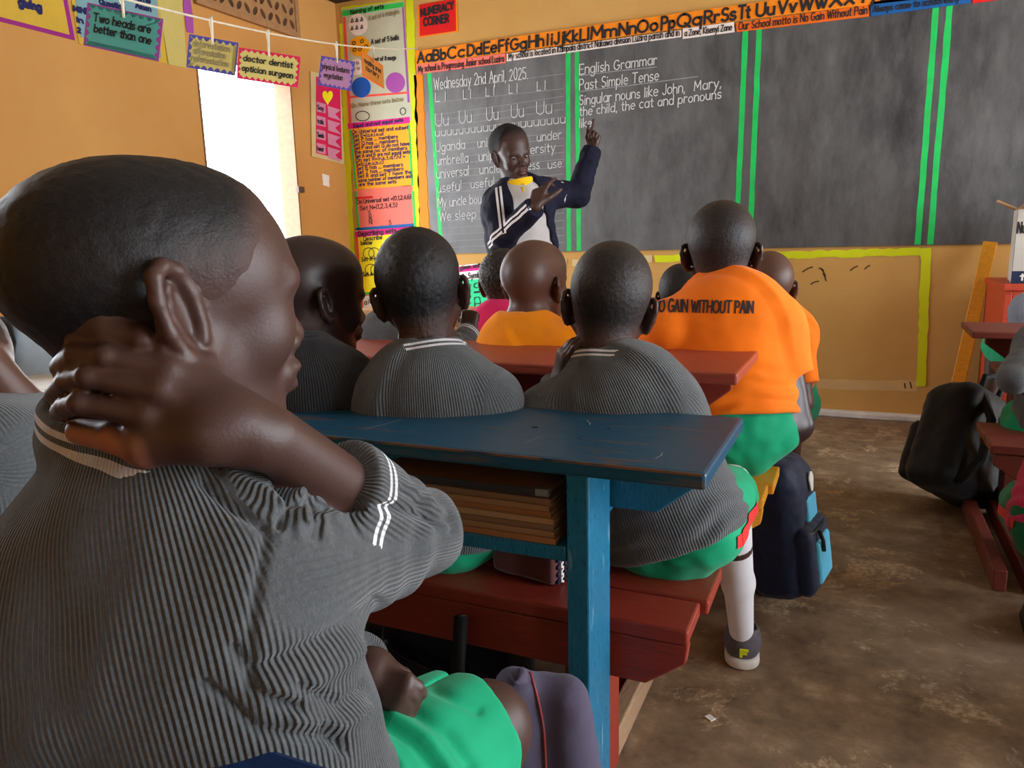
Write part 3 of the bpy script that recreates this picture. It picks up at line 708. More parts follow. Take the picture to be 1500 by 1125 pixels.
# ------------------------------------------------------------------ room shell
def mat_wall(name, c, c2, split=None):
    t = NT(name); t.set(Roughness=.75); t.b.inputs['Specular IOR Level'].default_value = .25
    f = t.noise(2.2, 6, .6); g = t.noise(45, 4)
    col = t.ramp(f, [(.3, c), (.72, c2)])
    s = t.noise(7, 8, .7, t.coord((1, 1, 2.5)))
    col = t.mix(t.ramp(s, [(.66, (0, 0, 0)), (.78, (.5, .5, .5))]), col, dark(c, .72))
    t.color(col); t.bump(g, .18, .006); return t.m
WALL_L = mat_wall('ochre_plaster_left', srgb(204, 148, 80), srgb(212, 158, 90))
WALL_F = mat_wall('ochre_plaster_front', srgb(200, 152, 82), srgb(210, 164, 94))
def mat_floor():
    t = NT('worn_concrete'); t.set(Roughness=.62)
    a = t.noise(1.3, 6, .6); b = t.noise(9, 9, .68); c = t.noise(70, 5, .7)
    col = t.ramp(b, [(.32, srgb(92, 72, 54)), (.55, srgb(142, 118, 92)), (.74, srgb(190, 164, 132))])
    col = t.mix(t.ramp(a, [(.42, (0, 0, 0)), (.62, (.65, .65, .65))]), col, srgb(124, 102, 80))
    pit = t.ramp(t.noise(3.2, 9, .75, None, .4), [(.55, (0, 0, 0)), (.60, (1, 1, 1))])
    gr = t.ramp(c, [(.35, srgb(132, 106, 78)), (.65, srgb(206, 178, 142))])
    t.color(t.mix(pit, col, gr))
    h = t.math('ADD', t.math('MULTIPLY', c, t.math('ADD', t.math('MULTIPLY', pit, 1.4), .25)), t.math('MULTIPLY', pit, -.5))
    t.bump(h, .6, .008); return t.m
FLOOR = mat_floor()
WHITE_P = mat_plain('white_plaster', srgb(224, 222, 216), .8, .12, 20, .2)
FRAME = mat_plain('pinkish_window_reveal', srgb(132, 98, 72), .7)
GREY_C = mat_plain('grey_ceiling_board', srgb(150, 138, 120), .8)
DARKWOOD = mat_plain('dark_roof_timber', srgb(52, 42, 38), .7)
m = MB(); m.box((XL-.4, YB-.4, -.12), (XR+.4, YF+.4, 0)); struct(m.build('floor', FLOOR))
m = MB(); m.box((XL-.4, YB-.4, ZC), (XR+.4, YF+.4, ZC+.1)); struct(m.build('ceiling', GREY_C))
m = MB(); m.box((XL-.2, YF, 0), (XR+.2, YF+.2, ZC)); wall_front = struct(m.build('wall_front', WALL_F))
VENT = (3.42, 4.22, 2.41, 2.72)
def pierced(name, mat, span, zmax, holes, place):
    """a wall made of blocks around rectangular holes (a0, a1, z0, z1) set along one axis"""
    m = MB(); a = span[0]
    hs = sorted(holes)
    for (h0, h1, vs) in hs:
        place(m, a, h0, 0, zmax); z = 0
        for z0, z1 in sorted(vs): place(m, h0, h1, z, z0); z = z1
        place(m, h0, h1, z, zmax); a = h1
    place(m, a, span[1], 0, zmax)
    return struct(m.build(name, mat))
pierced('wall_left', WALL_L, (YB-.2, YF+.2), ZC, [(WIN[0], WIN[1], [(WIN[2], WIN[3])]), (0.7, 1.6, [(0.9, 2.2)])],
        lambda m, a, b, z0, z1: m.box((XL-.13, a, z0), (XL, b, z1)))
portal((XL-.21, 1.15, 1.55), (0, -math.pi/2, 0), 1.3, .9)  # unseen second left-wall opening, sized for side light on the pupils
pierced('wall_right', WALL_L, (YB-.2, YF+.2), ZC, [(r_[0], r_[1], [(r_[2], r_[3])]) for r_ in (R_OPEN2, R_OPEN)], lambda m, a, b, z0, z1: m.box((XR, a, z0), (XR+.2, b, z1)))
pierced('wall_back', WALL_F, (XL-.2, XR+.2), ZC, [(B_OPEN[0], B_OPEN[1], [(B_OPEN[2], B_OPEN[3])])], lambda m, a, b, z0, z1: m.box((a, YB-.2, z0), (b, YB, z1)))
# window lining; right side added in dark tan to tone down the jamb
m = MB(); y0, y1, z0, z1 = WIN
m.box((XL-.13, y0, z0), (XL+.004, y0+.012, z1)); m.box((XL-.13, y0, z1-.012), (XL+.004, y1, z1)); m.box((XL-.14, y0-.02, z0-.05), (XL+.03, y1+.02, z0))
m.box((XL-.13, y1-.012, z0), (XL+.004, y1, z1)); struct(m.build('window_1', FRAME))
m = MB(); P = [on_y(x, y, YF) for x, y in ((1188, 606), (1262, 606), (1330, 612), (1400, 612), (1500, 618))]
m.prism([(-.9, YF-.05, 0), (-.2, YF-.055, 0), (.15, YF-.07, 0), (.62, YF-.05, 0), (1.6, YF-.05, 0), (1.6, YF, 0), (-.9, YF, 0)], V3(0, 0, .035))
struct(m.build('baseboard_front', WHITE_P, None, .008))
# ventilation block in the left wall
v = empty('vent_block', (XL, (VENT[0]+VENT[1])/2, VENT[2])); tag(v, 'pierced plaster vent block high on left wall above the window', 'vent')
y0, y1, z0, z1 = VENT
VENTM = mat_plain('vent_plaster', srgb(166, 124, 82), .8); HOLE = mat_plain('vent_hole', srgb(84, 62, 48), .9)
m = MB(); t = .035
m.box((XL+.001, y0-t, z0-t), (XL+.03, y1+t, z0)); m.box((XL+.001, y0-t, z1), (XL+.03, y1+t, z1+t)); m.box((XL+.001, y0-t, z0), (XL+.03, y0, z1)); m.box((XL+.001, y1, z0), (XL+.03, y1+t, z1))
m.build('frame', VENTM, v, .004)
m = MB(); m.box((XL+.0005, y0, z0), (XL+.004, y1, z1)); m.build('back_panel', HOLE, v)
m = MB(); nx, nz = 12, 4
for i in range(nx):          # lattice of crossing webs with leaf shaped holes between
    for j in range(nz):
        cy, cz = y0+(i+.5)*(y1-y0)/nx, z0+(j+.5)*(z1-z0)/nz; hy, hz = (y1-y0)/nx/2, (z1-z0)/nz/2
        s = 1 if (i+j) % 2 else -1
        hole = [(cy+hy*.62*math.cos(a)*.55-s*hz*.5*math.sin(a), cz+hz*.62*math.sin(a)+s*hy*.35*math.cos(a)) for a in np.linspace(0, 2*math.pi, 16, endpoint=False)]
        ring = []
        for a in np.linspace(0, 2*math.pi, 16, endpoint=False):
            q = 1/max(abs(math.cos(a)), abs(math.sin(a))); ring.append((cy+hy*math.cos(a)*q, cz+hz*math.sin(a)*q))
        for k in range(16):
            l = (k+1) % 16
            m.poly([(XL+.02, *ring[k]), (XL+.02, *ring[l]), (XL+.02, *hole[l]), (XL+.02, *hole[k])])
            m.poly([(XL+.02, *hole[k]), (XL+.02, *hole[l]), (XL+.003, *hole[l]), (XL+.003, *hole[k])])
m.build('lattice', VENTM, v)
m = MB(); m.box((XL+.01, YF-.12, 2.7), (XL+1.0, YF-.002, 2.82)); struct(m.build('trim_1', DARKWOOD))

# ------------------------------------------------------------------ blackboard
def mat_board():
    t = NT('blackboard_paint'); t.set(Roughness=.4); t.b.inputs['Specular IOR Level'].default_value = .5
    a = t.noise(2.0, 8, .7, t.coord((2.2, 1, .8))); b = t.noise(12, 8, .7, t.coord((1, 1, .35))); c = t.noise(90, 3)
    col = t.ramp(a, [(.3, srgb(38, 38, 41)), (.72, srgb(92, 92, 92))])
    col = t.mix(t.math('MULTIPLY', t.ramp(b, [(.45, (0, 0, 0)), (.8, (1, 1, 1))]), .3), col, srgb(132, 132, 130))
    sx = t.n('ShaderNodeSeparateXYZ'); t.l(t.coord(), sx.inputs[0])      # window glare painted in towards the left, broken up as chalk smears
    left_glare = t.ramp(t.math('MULTIPLY_ADD', sx.outputs[0], .25, .75), [(.05, (.8, .8, .8)), (.5, (.32, .32, .32)), (.8, (.06, .06, .06))])
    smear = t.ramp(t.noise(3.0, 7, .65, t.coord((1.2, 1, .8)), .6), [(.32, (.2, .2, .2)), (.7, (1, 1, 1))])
    col = t.mix(t.math('MULTIPLY', left_glare, smear), col, srgb(138, 139, 140))
    t.color(col); t.l(t.ramp(b, [(.3, (.34,)*3), (.7, (.5,)*3)]), t.b.inputs['Roughness'])
    t.bump(c, .12, .002); return t.m
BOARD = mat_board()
CHALK = mat_plain('white_chalk', srgb(205, 206, 204), .9, .18, 200)
CHALK_T = mat_plain('thin_chalk', srgb(150, 153, 154), .9, .2, 200)
GTAPE = mat_plain('green_painted_stripe', srgb(28, 196, 92), .5, .12, 12)
bx0, bx1, bz0, bz1 = -2.718, 1.25, .968, 2.19
bb = empty('blackboard', ((bx0+bx1)/2, YF, bz0)); tag(bb, 'long blackboard with chalk writing covering the front wall', 'blackboard')
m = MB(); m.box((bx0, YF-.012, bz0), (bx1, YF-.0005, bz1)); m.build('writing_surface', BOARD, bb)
def stripe(pxt, pxb, w=.030):
    a = on_front(*pxt, .0135); b = on_front(*pxb, .0135); n = 14; L, R_ = [], []
    for i in range(n+1):
        t = i/n; z = bz0+.004+(bz1-.004-bz0-.004)*(1-t); x = a[0]+(b[0]-a[0])*((a[2]-z)/(a[2]-b[2]))
        L.append((x-w/2+RT_.uniform(-.002, .002), YF-.0125, z)); R_.append((x+w/2+RT_.uniform(-.002, .002), YF-.0125, z))
    m = MB(); k = len(m.v)
    for l, r in zip(L, R_): m.v += [l, r]
    for i in range(n): m.f.append((2*i, 2*i+2, 2*i+3, 2*i+1))
    m.build('green_stripe', GTAPE, bb)
for a, b in (((629, 110), (647, 370)), ((832, 80), (833, 372)), ((845, 78), (848, 360)), ((1092, 46), (1079, 340)), ((1112, 46), (1099, 340)), ((1371, 12), (1344, 360)), ((1391, 10), (1362, 360))): stripe(a, b)
OB = .0135
def rule(mb, p0, p1, th=.003):
    a, b = on_front(*p0, OB), on_front(*p1, OB); d = b-a; L = np.linalg.norm(d)
    ribbon(mb, [(0, 0), (L*.5, RT_.uniform(-.003, .003)), (L, 0)], th, lambda x, y: a+d/L*x+VF*y)
T1, T2 = .0085, .0105
L1 = [line_front('Wednesday 2nd April, 2025.', (636, 131), (773, 115), 16, .006, OB)]
for a, b, dy in ((638, 653, 0), (679, 690, -4), (712, 724, -8), (746, 758, -12), (787, 799, -16)):
    L1.append(line_front('L l', (a, 149+dy), (b, 149+dy-1.5), 13, .005, OB, wob=0))
for a, b, dy in ((638, 657, 0), (673, 691, -4), (713, 730, -8), (749, 767, -12), (786, 808, -17)):
    L1.append(line_front('Uu', (a, 185+dy), (b, 185+dy-2), 18, .005, OB, wob=0))
L1.append(line_front('uuuuuuuuuuuuuuuuuuuuu', (638, 200), (828, 180), 12, .005, OB, wob=.05))
for s, x0, x1, y in (('Uganda', 639, 681, 222), ('union', 700, 727, 216), ('under', 787, 822, 207), ('umbrella', 640, 686, 242), ('unipod', 702, 738, 236), ('university', 752, 813, 228),
                     ('universal', 640, 687, 261), ('uncle', 703, 733, 255), ('useless', 752, 790, 251), ('use', 803, 823, 247), ('useful', 641, 676, 282), ('useful', 690, 724, 276),
                     ('My uncle bought', 642, 722, 303), ('We sleep in', 644, 712, 324)):
    L1.append(line_front(s, (x0, y), (x1, y-(x1-x0)*.105*(1 if y < 290 else .8)), 13, .0048, OB))
lettering('chalk_writing', L1, CHALK, bb)
m = MB()
for y, e in ((132, 108), (150, 130), (168, 141), (177, 150), (186, 160), (193, 171), (201, 179), (214, 193), (223, 202), (233, 213), (243, 223), (252, 233), (262, 244), (272, 255), (283, 266), (293, 277), (304, 288), (314, 299), (325, 312), (335, 323), (344, 334), (354, 345), (363, 355)):
    rule(m, (638+(y-130)*.04, y), (826, e), .0028)
m.build('chalk_ruling', CHALK_T, bb)
L2 = [line_front('English Grammar', (849, 109), (962, 94), 14, .0062, OB), line_front('Past Simple Tense', (849, 132), (965, 117), 15, .0062, OB), line_front('Singular nouns like John,', (849, 154), (1003, 135), 14, .006, OB),
      line_front('Mary,', (1017, 133), (1056, 128), 14, .006, OB), line_front('the child, the cat and pronouns', (849, 170), (1056, 144), 13, .006, OB), line_front('like', (849, 187), (867, 185), 13, .006, OB)]
lettering('chalk_writing', L2, CHALK, bb)
m = MB(); rule(m, (849, 111), (962, 98), .005); rule(m, (849, 134), (1022, 112), .005); m.build('chalk_underline', CHALK_T, bb)

# ------------------------------------------------------------------ charts and strips on the walls
def paper(name, c, rough=.6, gloss=.3):
    t = NT(name); t.set(Roughness=rough); t.b.inputs['Specular IOR Level'].default_value = gloss
    f = t.noise(6, 4); t.color(t.ramp(f, [(.3, dark(c, .93)), (.7, dark(c, 1.06))])); t.bump(f, .3, .01); return t.m
INK = paper('black_ink', (.02, .02, .022, 1)); INK_B = paper('blue_ink', srgb(30, 34, 90)); INK_F = paper('faded_ink', srgb(150, 140, 100))
PC = {k: paper(k+'_paper', srgb(*v)) for k, v in dict(red=(226, 26, 26), orange=(250, 140, 20), salmon=(244, 120, 104), pale=(240, 226, 218), deep_orange=(238, 108, 24), blue=(20, 92, 160), greygreen=(196, 198, 172),
      green=(52, 206, 88), magenta=(226, 26, 138), yellow=(250, 236, 20), lime=(214, 222, 20), mint=(44, 220, 150), purple=(156, 36, 132), gold=(214, 176, 60), teal=(92, 180, 170), skyblue=(126, 168, 178), violet=(168, 80, 168),
      rose=(214, 140, 170), crimson=(214, 28, 84), white=(238, 236, 230), tan=(214, 190, 140), coral=(238, 84, 70), lilac=(178, 130, 170), cobalt=(20, 90, 190), amber=(250, 170, 20), cream=(206, 190, 110), brownorange=(210, 130, 50), stripe_blue=(80, 80, 170)).items()}
def quad_front(px, off, th=.0012):
    """outline from pixels on the front wall, given thickness"""
    return [on_front(x, y, off) for x, y in px], V3(0, th, 0)
def sheet_front(name, px, off, mat, parent=None, th=.0012, bevel=0):
    m = MB(); p, d = quad_front(px, off, th); m.prism(p, d); return m.build(name, mat, parent)
def sheet_left(name, px, off, mat, parent=None, th=.0012):
    m = MB(); m.prism([on_x(x, y, XL+off) for x, y in px], V3(-th, 0, 0)); return m.build(name, mat, parent)
def wavy(px, amp=1.2, step=9):
    """a hand cut edge along the pixel outline"""
    out = []; n = len(px)
    for i in range(n):
        a, b = np.array(px[i], float), np.array(px[(i+1) % n], float); L = np.linalg.norm(b-a); k = max(1, int(L/step)); nn = np.array([-(b-a)[1], (b-a)[0]])/L
        for j in range(k): out.append(tuple(a+(b-a)*j/k+(nn*RT_.uniform(-amp, amp) if j else 0)))
    return out
def disc_px(cx, cy, rx, ry, n=28): return [(cx+rx*math.cos(a), cy+ry*math.sin(a)) for a in np.linspace(0, 2*math.pi, n, endpoint=False)]
def chart(name, px, mat, label, cat, off=.004, group=None):
    e = empty(name, np.mean([on_front(x, y, 0) for x, y in px[-2:]], 0)); tag(e, label, cat, group)
    sheet_front('backing', px, off, mat, e, .003); return e
# number-corner card
e = chart('wall_card', [(611, 9), (669, -2), (671, 46), (614, 55)], PC['orange'], 'red card lettered NUMERACY CORNER at top of front wall', 'card')
sheet_front('red_panel', [(614, 7), (667, -2), (668, 45), (615, 53)], .0055, PC['red'], e)
lettering('lettering', [line_front('NUMERACY', (617, 24), (664, 13), 10, .012, .0065), line_front('CORNER', (621, 38), (657, 32), 11, .012, .0065)], INK, e)
# alphabet frieze
e = chart('alphabet_frieze', [(608, 75), (860, 38), (1290, -22), (1500, -50), (1500, -18), (1290, 5), (1075, 31), (850, 62), (609, 95)], PC['orange'], 'orange alphabet strip with black letter pairs above the blackboard', 'frieze', .016)
a = 'AaBbCcDdEeFfGgHhIiJjKkLlMmNnOoPpQqRrSsTtUuVvWwXxYyZz'
L = []
xs = [612, 648, 681, 718, 742, 768, 797, 827, 853, 869, 890, 911, 932, 967, 1004, 1040, 1074, 1032]
pos = {'Aa': (612, 632), 'Bb': (635, 653), 'Cc': (656, 680), 'Dd': (685, 705), 'Ee': (709, 727), 'Ff': (731, 745), 'Gg': (748, 771), 'Hh': (775, 796), 'Ii': (801, 809), 'Jj': (812, 825), 'Kk': (827, 846), 'Ll': (850, 862), 'Mm': (866, 903), 'Nn': (907, 931),
       'Oo': (934, 963), 'Pp': (969, 988), 'Qq': (992, 1027), 'Rr': (1032, 1053), 'Ss': (1057, 1077), 'Tt': (1082, 1098), 'Uu': (1108, 1134), 'Vv': (1140, 1166), 'Ww': (1171, 1211), 'Xx': (1216, 1250), 'Yy': (1258, 1284), 'Zz': (1292, 1320)}
for k, (x0, x1) in pos.items():
    y = 93-(x0-612)*.1365; y1 = y-(x1-x0)*.1365; L.append(line_front(k, (x0, y-1), (x1, y1-1), 15+(x0-612)*.006, .014, .0175, wob=0))
lettering('lettering', L, INK, e)
# sentence strips under it
for px, mt, txt, lab, t0, t1 in (
    ([(609, 95), (740, 78), (741, 92), (611, 109)], 'salmon', 'My school is Progressing Junior school Luzira', 'red sentence strip below the first letters of the alphabet', (613, 106), (738, 90)),
    ([(742, 79), (998, 44), (998, 54), (742, 90)], 'pale', 'My school is located in Kampala district Nakawa division Luzira parish and in', 'long pale sentence strip above the grammar writing', (745, 87), (995, 52)),
    ([(1000, 42), (1075, 32), (1076, 47), (1000, 57)], 'pale', 'a Zone, Kisenyi Zone', 'short pale sentence strip ending above second pair of green stripes', (1003, 53), (1072, 44)),
    ([(1078, 33.5), (1272, 7), (1273, 24), (1079, 47)], 'deep_orange', 'Our School motto is No Gain Without Pain', 'orange sentence strip about the school motto', (1082, 44), (1270, 20)),
    ([(1275, 3), (1420, -16), (1422, 4), (1276, 24)], 'blue', 'Always come to school early', 'dark blue sentence strip at right end of the frieze', (1279, 18), (1405, 2)),
    ([(1424, -18), (1530, -34), (1530, -10), (1425, 5)], 'red', '', 'red sentence strip right of the dark blue one', 0, 0)):
    e = chart('sentence_strip', px, PC[mt], lab, 'strip', .016, 'sentence strips above the blackboard')
    if txt: lettering('lettering', [line_front(txt, t0, t1, 9 if mt != 'deep_orange' else 11, .0055, .0175, wob=.1)], INK, e)
# border strips
def border(px, mt, lab, off=.003): 
    o = sheet_front('border_strip', wavy(px), off, PC[mt]); tag(o, lab, 'border strip'); return o
border([(497, 35), (505, 33), (512, 200), (523, 470), (513, 470), (504, 210)], 'lime', 'narrow yellow border strip left of the chart column near the corner')
border([(594, -4), (605, -4), (611, 150), (614, 320), (616, 380), (605, 380), (600, 200)], 'lime', 'yellow border strip running down right side of the chart column')
border([(606, 110), (619, 109), (630, 380), (617, 380)], 'orange', 'orange border strip along left end of the blackboard')
border([(700, 386), (830, 379), (830, 388), (700, 395)], 'tan', 'pale ledge strip below the chalk ruling beside the teacher', .004)
border([(838, 380), (955, 374), (955, 384), (838, 390)], 'tan', 'pale ledge strip below the blackboard behind the boy with hand on cheek', .004)
border([(958, 374), (1348, 363), (1350, 374), (960, 384)], 'lime', 'yellow border strip running level below the blackboard')
border([(1349, 364), (1364, 363), (1356, 566), (1343, 566)], 'lime', 'yellow border strip hanging upright on wall below the blackboard', .004)
border([(499, 11), (592, -2), (592, 5), (499, 18)], 'lime', 'yellow border strip across top of the sets chart')
# chart of sets
e = chart('wall_chart', [(500, 14), (591, 1), (603, 176), (511, 187)], PC['greygreen'], 'tall grey chart of coloured sets with circles, topmost of its column', 'chart')
sheet_front('heading_band', [(501, 16), (591, 3), (591, 10), (501, 24)], .0055, PC['green'], e)
sheet_front('tape', [(502, 25), (506, 25), (515, 180), (511, 181)], .0055, PC['coral'], e); sheet_front('tape', [(589, 10), (591, 10), (600, 150), (597, 150)], .0055, PC['violet'], e)
sheet_front('tape', [(511, 141), (598, 134), (598, 137), (511, 144)], .0057, PC['coral'], e)
for c_, r_, mt in (((524, 36), (14, 16), 'pale'), ((527, 68), (15, 15), 'amber'), ((522, 98), (11, 12), 'pale'), ((529, 128), (14, 15), 'cobalt'), ((579, 121), (14, 15), 'violet')):
    sheet_front('set_circle', disc_px(*c_, *r_), .006, PC[mt], e)
L = [line_front('Naming of sets', (514, 21), (562, 12), 6, .006, .0068)]
for i in range(3): L += [line_front('^', (514+i*7, 33-i), (518+i*7, 32-i), 7, .006, .0075), line_front('^', (514+i*7, 44-i), (518+i*7, 43-i), 7, .006, .0075)]
for x, y in ((518, 66), (530, 63), (519, 76), (527, 75), (536, 71)): L.append(line_front('@', (x-2, y), (x+3, y-1), 7, .006, .0075))
for x, y in ((517, 95), (524, 94), (518, 103), (525, 102)): L.append(line_front('@', (x-2, y), (x+2, y), 5, .005, .0075))
L += [line_front('A set of 5 balls', (544, 65), (584, 58), 7, .006, .0068), line_front('set of 8 mugs', (548, 90), (580, 87), 6, .006, .0068)]
ring = disc_px(531, 170, 10, 7); 
o = lettering('lettering', L, INK, e)
m = MB(); P = [on_front(x, y, .0068) for x, y in ring+ring[:1]]
ribbon(m, [(p[0], p[2]) for p in P], .006, lambda x, y: V3(x, YF-.0068, y)); P = [on_front(x, y, .0068) for x, y in disc_px(590, 163, 4, 5)]; ribbon(m, [(p[0], p[2]) for p in P], .005, lambda x, y: V3(x, YF-.0068, y)); m.build('drawn_oval', INK, e)
lettering('lettering', [line_front('A set of 6 triangles', (540, 30), (585, 20), 7, .005, .0068), line_front('Qn: Name these sets below', (515, 158), (590, 148), 6, .005, .0068)], INK_F, e)
# comparing sets
e = chart('wall_chart', [(510, 181), (600, 172), (603, 272), (519, 278)], PC['amber'], 'orange chart of set questions under a magenta heading', 'chart')
sheet_front('heading_band', [(509, 181), (600, 171), (600, 180), (510, 189)], .0055, PC['magenta'], e)
sheet_front('tape', [(512, 190), (515, 190), (523, 277), (520, 277)], .0055, PC['green'], e); sheet_front('tape', [(598, 182), (600, 182), (605, 272), (602, 272)], .0055, PC['green'], e)
tx = ['On Universal set and subset', 'Set E={a,e,i,o,u}', 'Set P has _ members', 'Set Q has _ members', 'Set P and set Q do not have', 'the same no. of members', 'Set A and B are not equal sets', 'On set R={n,k,t,d,f,h} =', 'S={c,l,e,a,b,c}', 'Set R has _ members', 'Set T has _ members', 'Set R and set T have the', 'same number of members and', 'are the same sets']
lw = [1, .55, .8, .8, 1, .95, 1, .9, .5, .85, .85, 1, 1, .7]
L = [line_front('Equal and not equal sets', (518, 187), (590, 178), 5, .006, .0068)]
for i, s in enumerate(tx):
    y = 196+i*5.9; x0 = 516+i*.75; x1 = x0+(82-i*.3)*lw[i]; L.append(line_front(s, (x0, y), (x1, y-(x1-x0)*.085), 5, .0048, .0055))
lettering('lettering', L, INK_B, e)
# salmon chart
e = chart('wall_chart', [(519, 279), (604, 271), (606, 328), (524, 335)], PC['salmon'], 'salmon pink chart of set symbols below the orange one', 'chart')
sheet_front('tape', [(521, 289), (546, 287), (546, 290), (521, 292)], .0055, PC['red'], e); sheet_front('tape', [(520, 334), (606, 327), (606, 332), (522, 338)], .0055, PC['blue'], e); sheet_front('tape', [(603, 280), (606, 280), (609, 332), (606, 332)], .0055, PC['green'], e); sheet_front('tape', [(519, 280), (522, 280), (527, 336), (524, 336)], .0055, PC['green'], e)
lettering('lettering', [line_front('On Universal set ={0,1,2,4,6}', (523, 299), (602, 291), 6, .005, .0055), line_front('Set N={1,2,3,4,5}', (528, 308), (582, 303), 6, .005, .0055), line_front('S', (540, 315), (543, 315), 6, .005, .0055), line_front('N', (541, 322), (544, 322), 6, .005, .0055), line_front('N', (541, 328), (545, 328), 6, .005, .0055), line_front('S', (570, 329), (573, 329), 6, .005, .0055)], INK, e)
# yellow chart
e = chart('wall_chart', [(521, 338), (606, 330), (610, 425), (530, 432)], PC['yellow'], 'yellow chart of overlapping circles under a pink heading', 'chart')
sheet_front('heading_band', [(520, 339), (606, 331), (606, 340), (521, 348)], .0055, PC['magenta'], e); sheet_front('tape', [(521, 348), (524, 348), (532, 450), (529, 450)], .0055, PC['coral'], e); sheet_front('tape', [(528, 429), (610, 422), (610, 425), (529, 432)], .0058, PC['green'], e)
lettering('lettering', [line_front('Describing sets', (525, 346), (580, 340), 6, .007, .0068), line_front('Describe', (533, 353), (560, 350), 6, .006, .0055), line_front('below', (529, 359), (545, 358), 6, .006, .0055), line_front('Set A is', (530, 383), (552, 381), 6, .006, .0055), line_front('Set A n B', (532, 405), (556, 403), 6, .006, .0055)], INK, e)
m = MB()
for cx, cy in ((540, 371), (548, 371), (543, 395), (551, 395)):
    P = [on_front(x, y, .0055) for x, y in disc_px(cx, cy, 8, 8)]; P.append(P[0]); ribbon(m, [(p[0], p[2]) for p in P], .006, lambda x, y: V3(x, YF-.0055, y))
m.build('drawn_circle', INK, e)
e = chart('wall_chart', [(530, 434), (610, 427), (612, 452), (532, 458)], PC['white'], 'white set chart strip at foot of the column under the yellow chart', 'chart')
lettering('lettering', [line_front('a) Set M = {d}', (534, 446), (590, 441), 7, .006, .0055)], INK, e)
e = chart('wall_chart', [(640, 392), (712, 385), (716, 468), (644, 474)], PC['white'], 'green and white symbol chart below the blackboard left of the teacher', 'chart')
sheet_front('heading_band', [(640, 394), (708, 387), (708, 395), (640, 402)], .0055, PC['magenta'], e); sheet_front('green_panel', [(660, 412), (711, 408), (714, 470), (663, 474)], .0055, PC['mint'], e); sheet_front('tape', [(712, 408), (714, 408), (718, 450), (716, 450)], .0058, PC['coral'], e)
lettering('lettering', [line_front('given sets', (674, 395), (705, 391), 6, .006, .0068), line_front('Symbol', (686, 408), (709, 406), 8, .006, .0055)]+[line_front(s, (694+i*.4, 422+i*9), (702+i*.4, 421+i*9), 7, .006, .0068) for i, s in enumerate('C=nHQ')]+[line_front('--', (680, 420+i*9), (690, 419+i*9), 6, .005, .0068) for i in range(5)], INK, e)
# scuffs on the wall below the board
SC_M = paper('dark_scuff', srgb(92, 66, 34)); m = MB()
for p in (((1176, 398), (1190, 391)), ((1188, 416), (1199, 412)), ((1203, 394), (1209, 404)), ((1206, 401), (1210, 411)), ((1246, 396), (1256, 390)), ((1267, 394), (1274, 389)), ((1206, 396), (1200, 393)), ((1325, 562), (1326, 568)), ((1333, 560), (1335, 568))):
    a, b = on_front(*p[0], .001), on_front(*p[1], .001); ribbon(m, [(a[0], a[2]), ((a[0]+b[0])/2, (a[2]+b[2])/2+.004), (b[0], b[2])], .008, lambda x, y: V3(x, YF-.001, y))
m.build('scuff_marks', SC_M, wall_front)
sheet_front('tape_residue', wavy([(1182, 555), (1344, 558), (1343, 573), (1182, 569)], 1.0, 12), .0008, paper('old_tape_trace', srgb(214, 178, 122)), wall_front, .0006)

# ---- left wall charts
def chart_left(name, px, mat, label, cat, off=.004):
    e = empty(name, np.mean([on_x(x, y, XL) for x, y in px[-2:]], 0)); tag(e, label, cat); sheet_left('backing', px, off, mat, e, .003); return e
e = chart_left('wall_chart', [(-60, -60), (91, -40), (110, 59), (-60, 16)], PC['purple'], 'yellow chart with purple border, leftmost on the left wall', 'chart')
sheet_left('panel', [(-60, -60), (85, -40), (102, 51), (-60, 9)], .0055, PC['gold'], e)
lettering('lettering', [line_left('giving', (28, 8), (60, 16), 11, .012, .0068)], INK_B, e)
e = chart_left('wall_chart', [(96, -50), (228, -20), (247, 94), (116, 64)], PC['gold'], 'blue grey chart with golden border hanging behind the string', 'chart')
sheet_left('panel', [(104, -46), (229, -18), (236, 85), (118, 54)], .0055, PC['skyblue'], e)
lettering('lettering', [line_left('Amen', (199, 11), (221, 17), 7, .009, .0068), line_left('Question', (146, 6), (182, 14), 7, .009, .0068), line_left('MINE', (108, 16), (130, 21), 7, .009, .0068), line_left('in', (113, 32), (121, 34), 7, .009, .0068), line_left('2', (114, 47), (118, 48), 7, .009, .0068), line_left('time', (200, 0), (220, 5), 7, .009, .0068)], INK_B, e)
e = chart_left('wall_chart', [(228, -22), (266, -14), (274, 100), (246, 94)], PC['cream'], 'narrow olive chart between the blue chart and purple edging', 'chart')
o = sheet_left('border_strip', wavy([(267, -14), (279, -11), (284, 49), (274, 47)]), .004, PC['violet']); tag(o, 'purple border strip on the left wall near the vent', 'border strip')
# red heart chart
e = chart_left('wall_chart', [(455, 104), (500, 116), (504, 241), (458, 229)], PC['tan'], 'red chart of yellow heart and word flags beside the window', 'chart')
sheet_left('panel', [(463, 112), (498, 121), (501, 234), (463, 224)], .0055, PC['crimson'], e)
m = MB(); hp = []
for a in np.linspace(0, 2*math.pi, 40, endpoint=False):
    hp.append((480+7.5*math.sin(a)**3, 142-(9.5*math.cos(a)-4*math.cos(2*a)-1.6*math.cos(3*a)-.6*math.cos(4*a))))
m.prism([on_x(x, y, XL+.007) for x, y in hp], V3(-.001, 0, 0)); m.build('heart', PC['yellow'], e)
L = []
for i, s in enumerate(('Say', 'talk', 'Teach', 'hear')):
    y = 158+i*20; sheet_left('word_tag', [(464, y-9), (477, y-5.5), (477, y+8), (464, y+5)], .0068, PC['rose'], e)
    sheet_left('flag', [(480, y-3), (499, y+3), (491, y+9), (500, y+19), (481, y+13)], .0068, PC['rose'], e)
    L.append(line_left(s, (465, y+2), (474, y+4), 6, .007, .008))
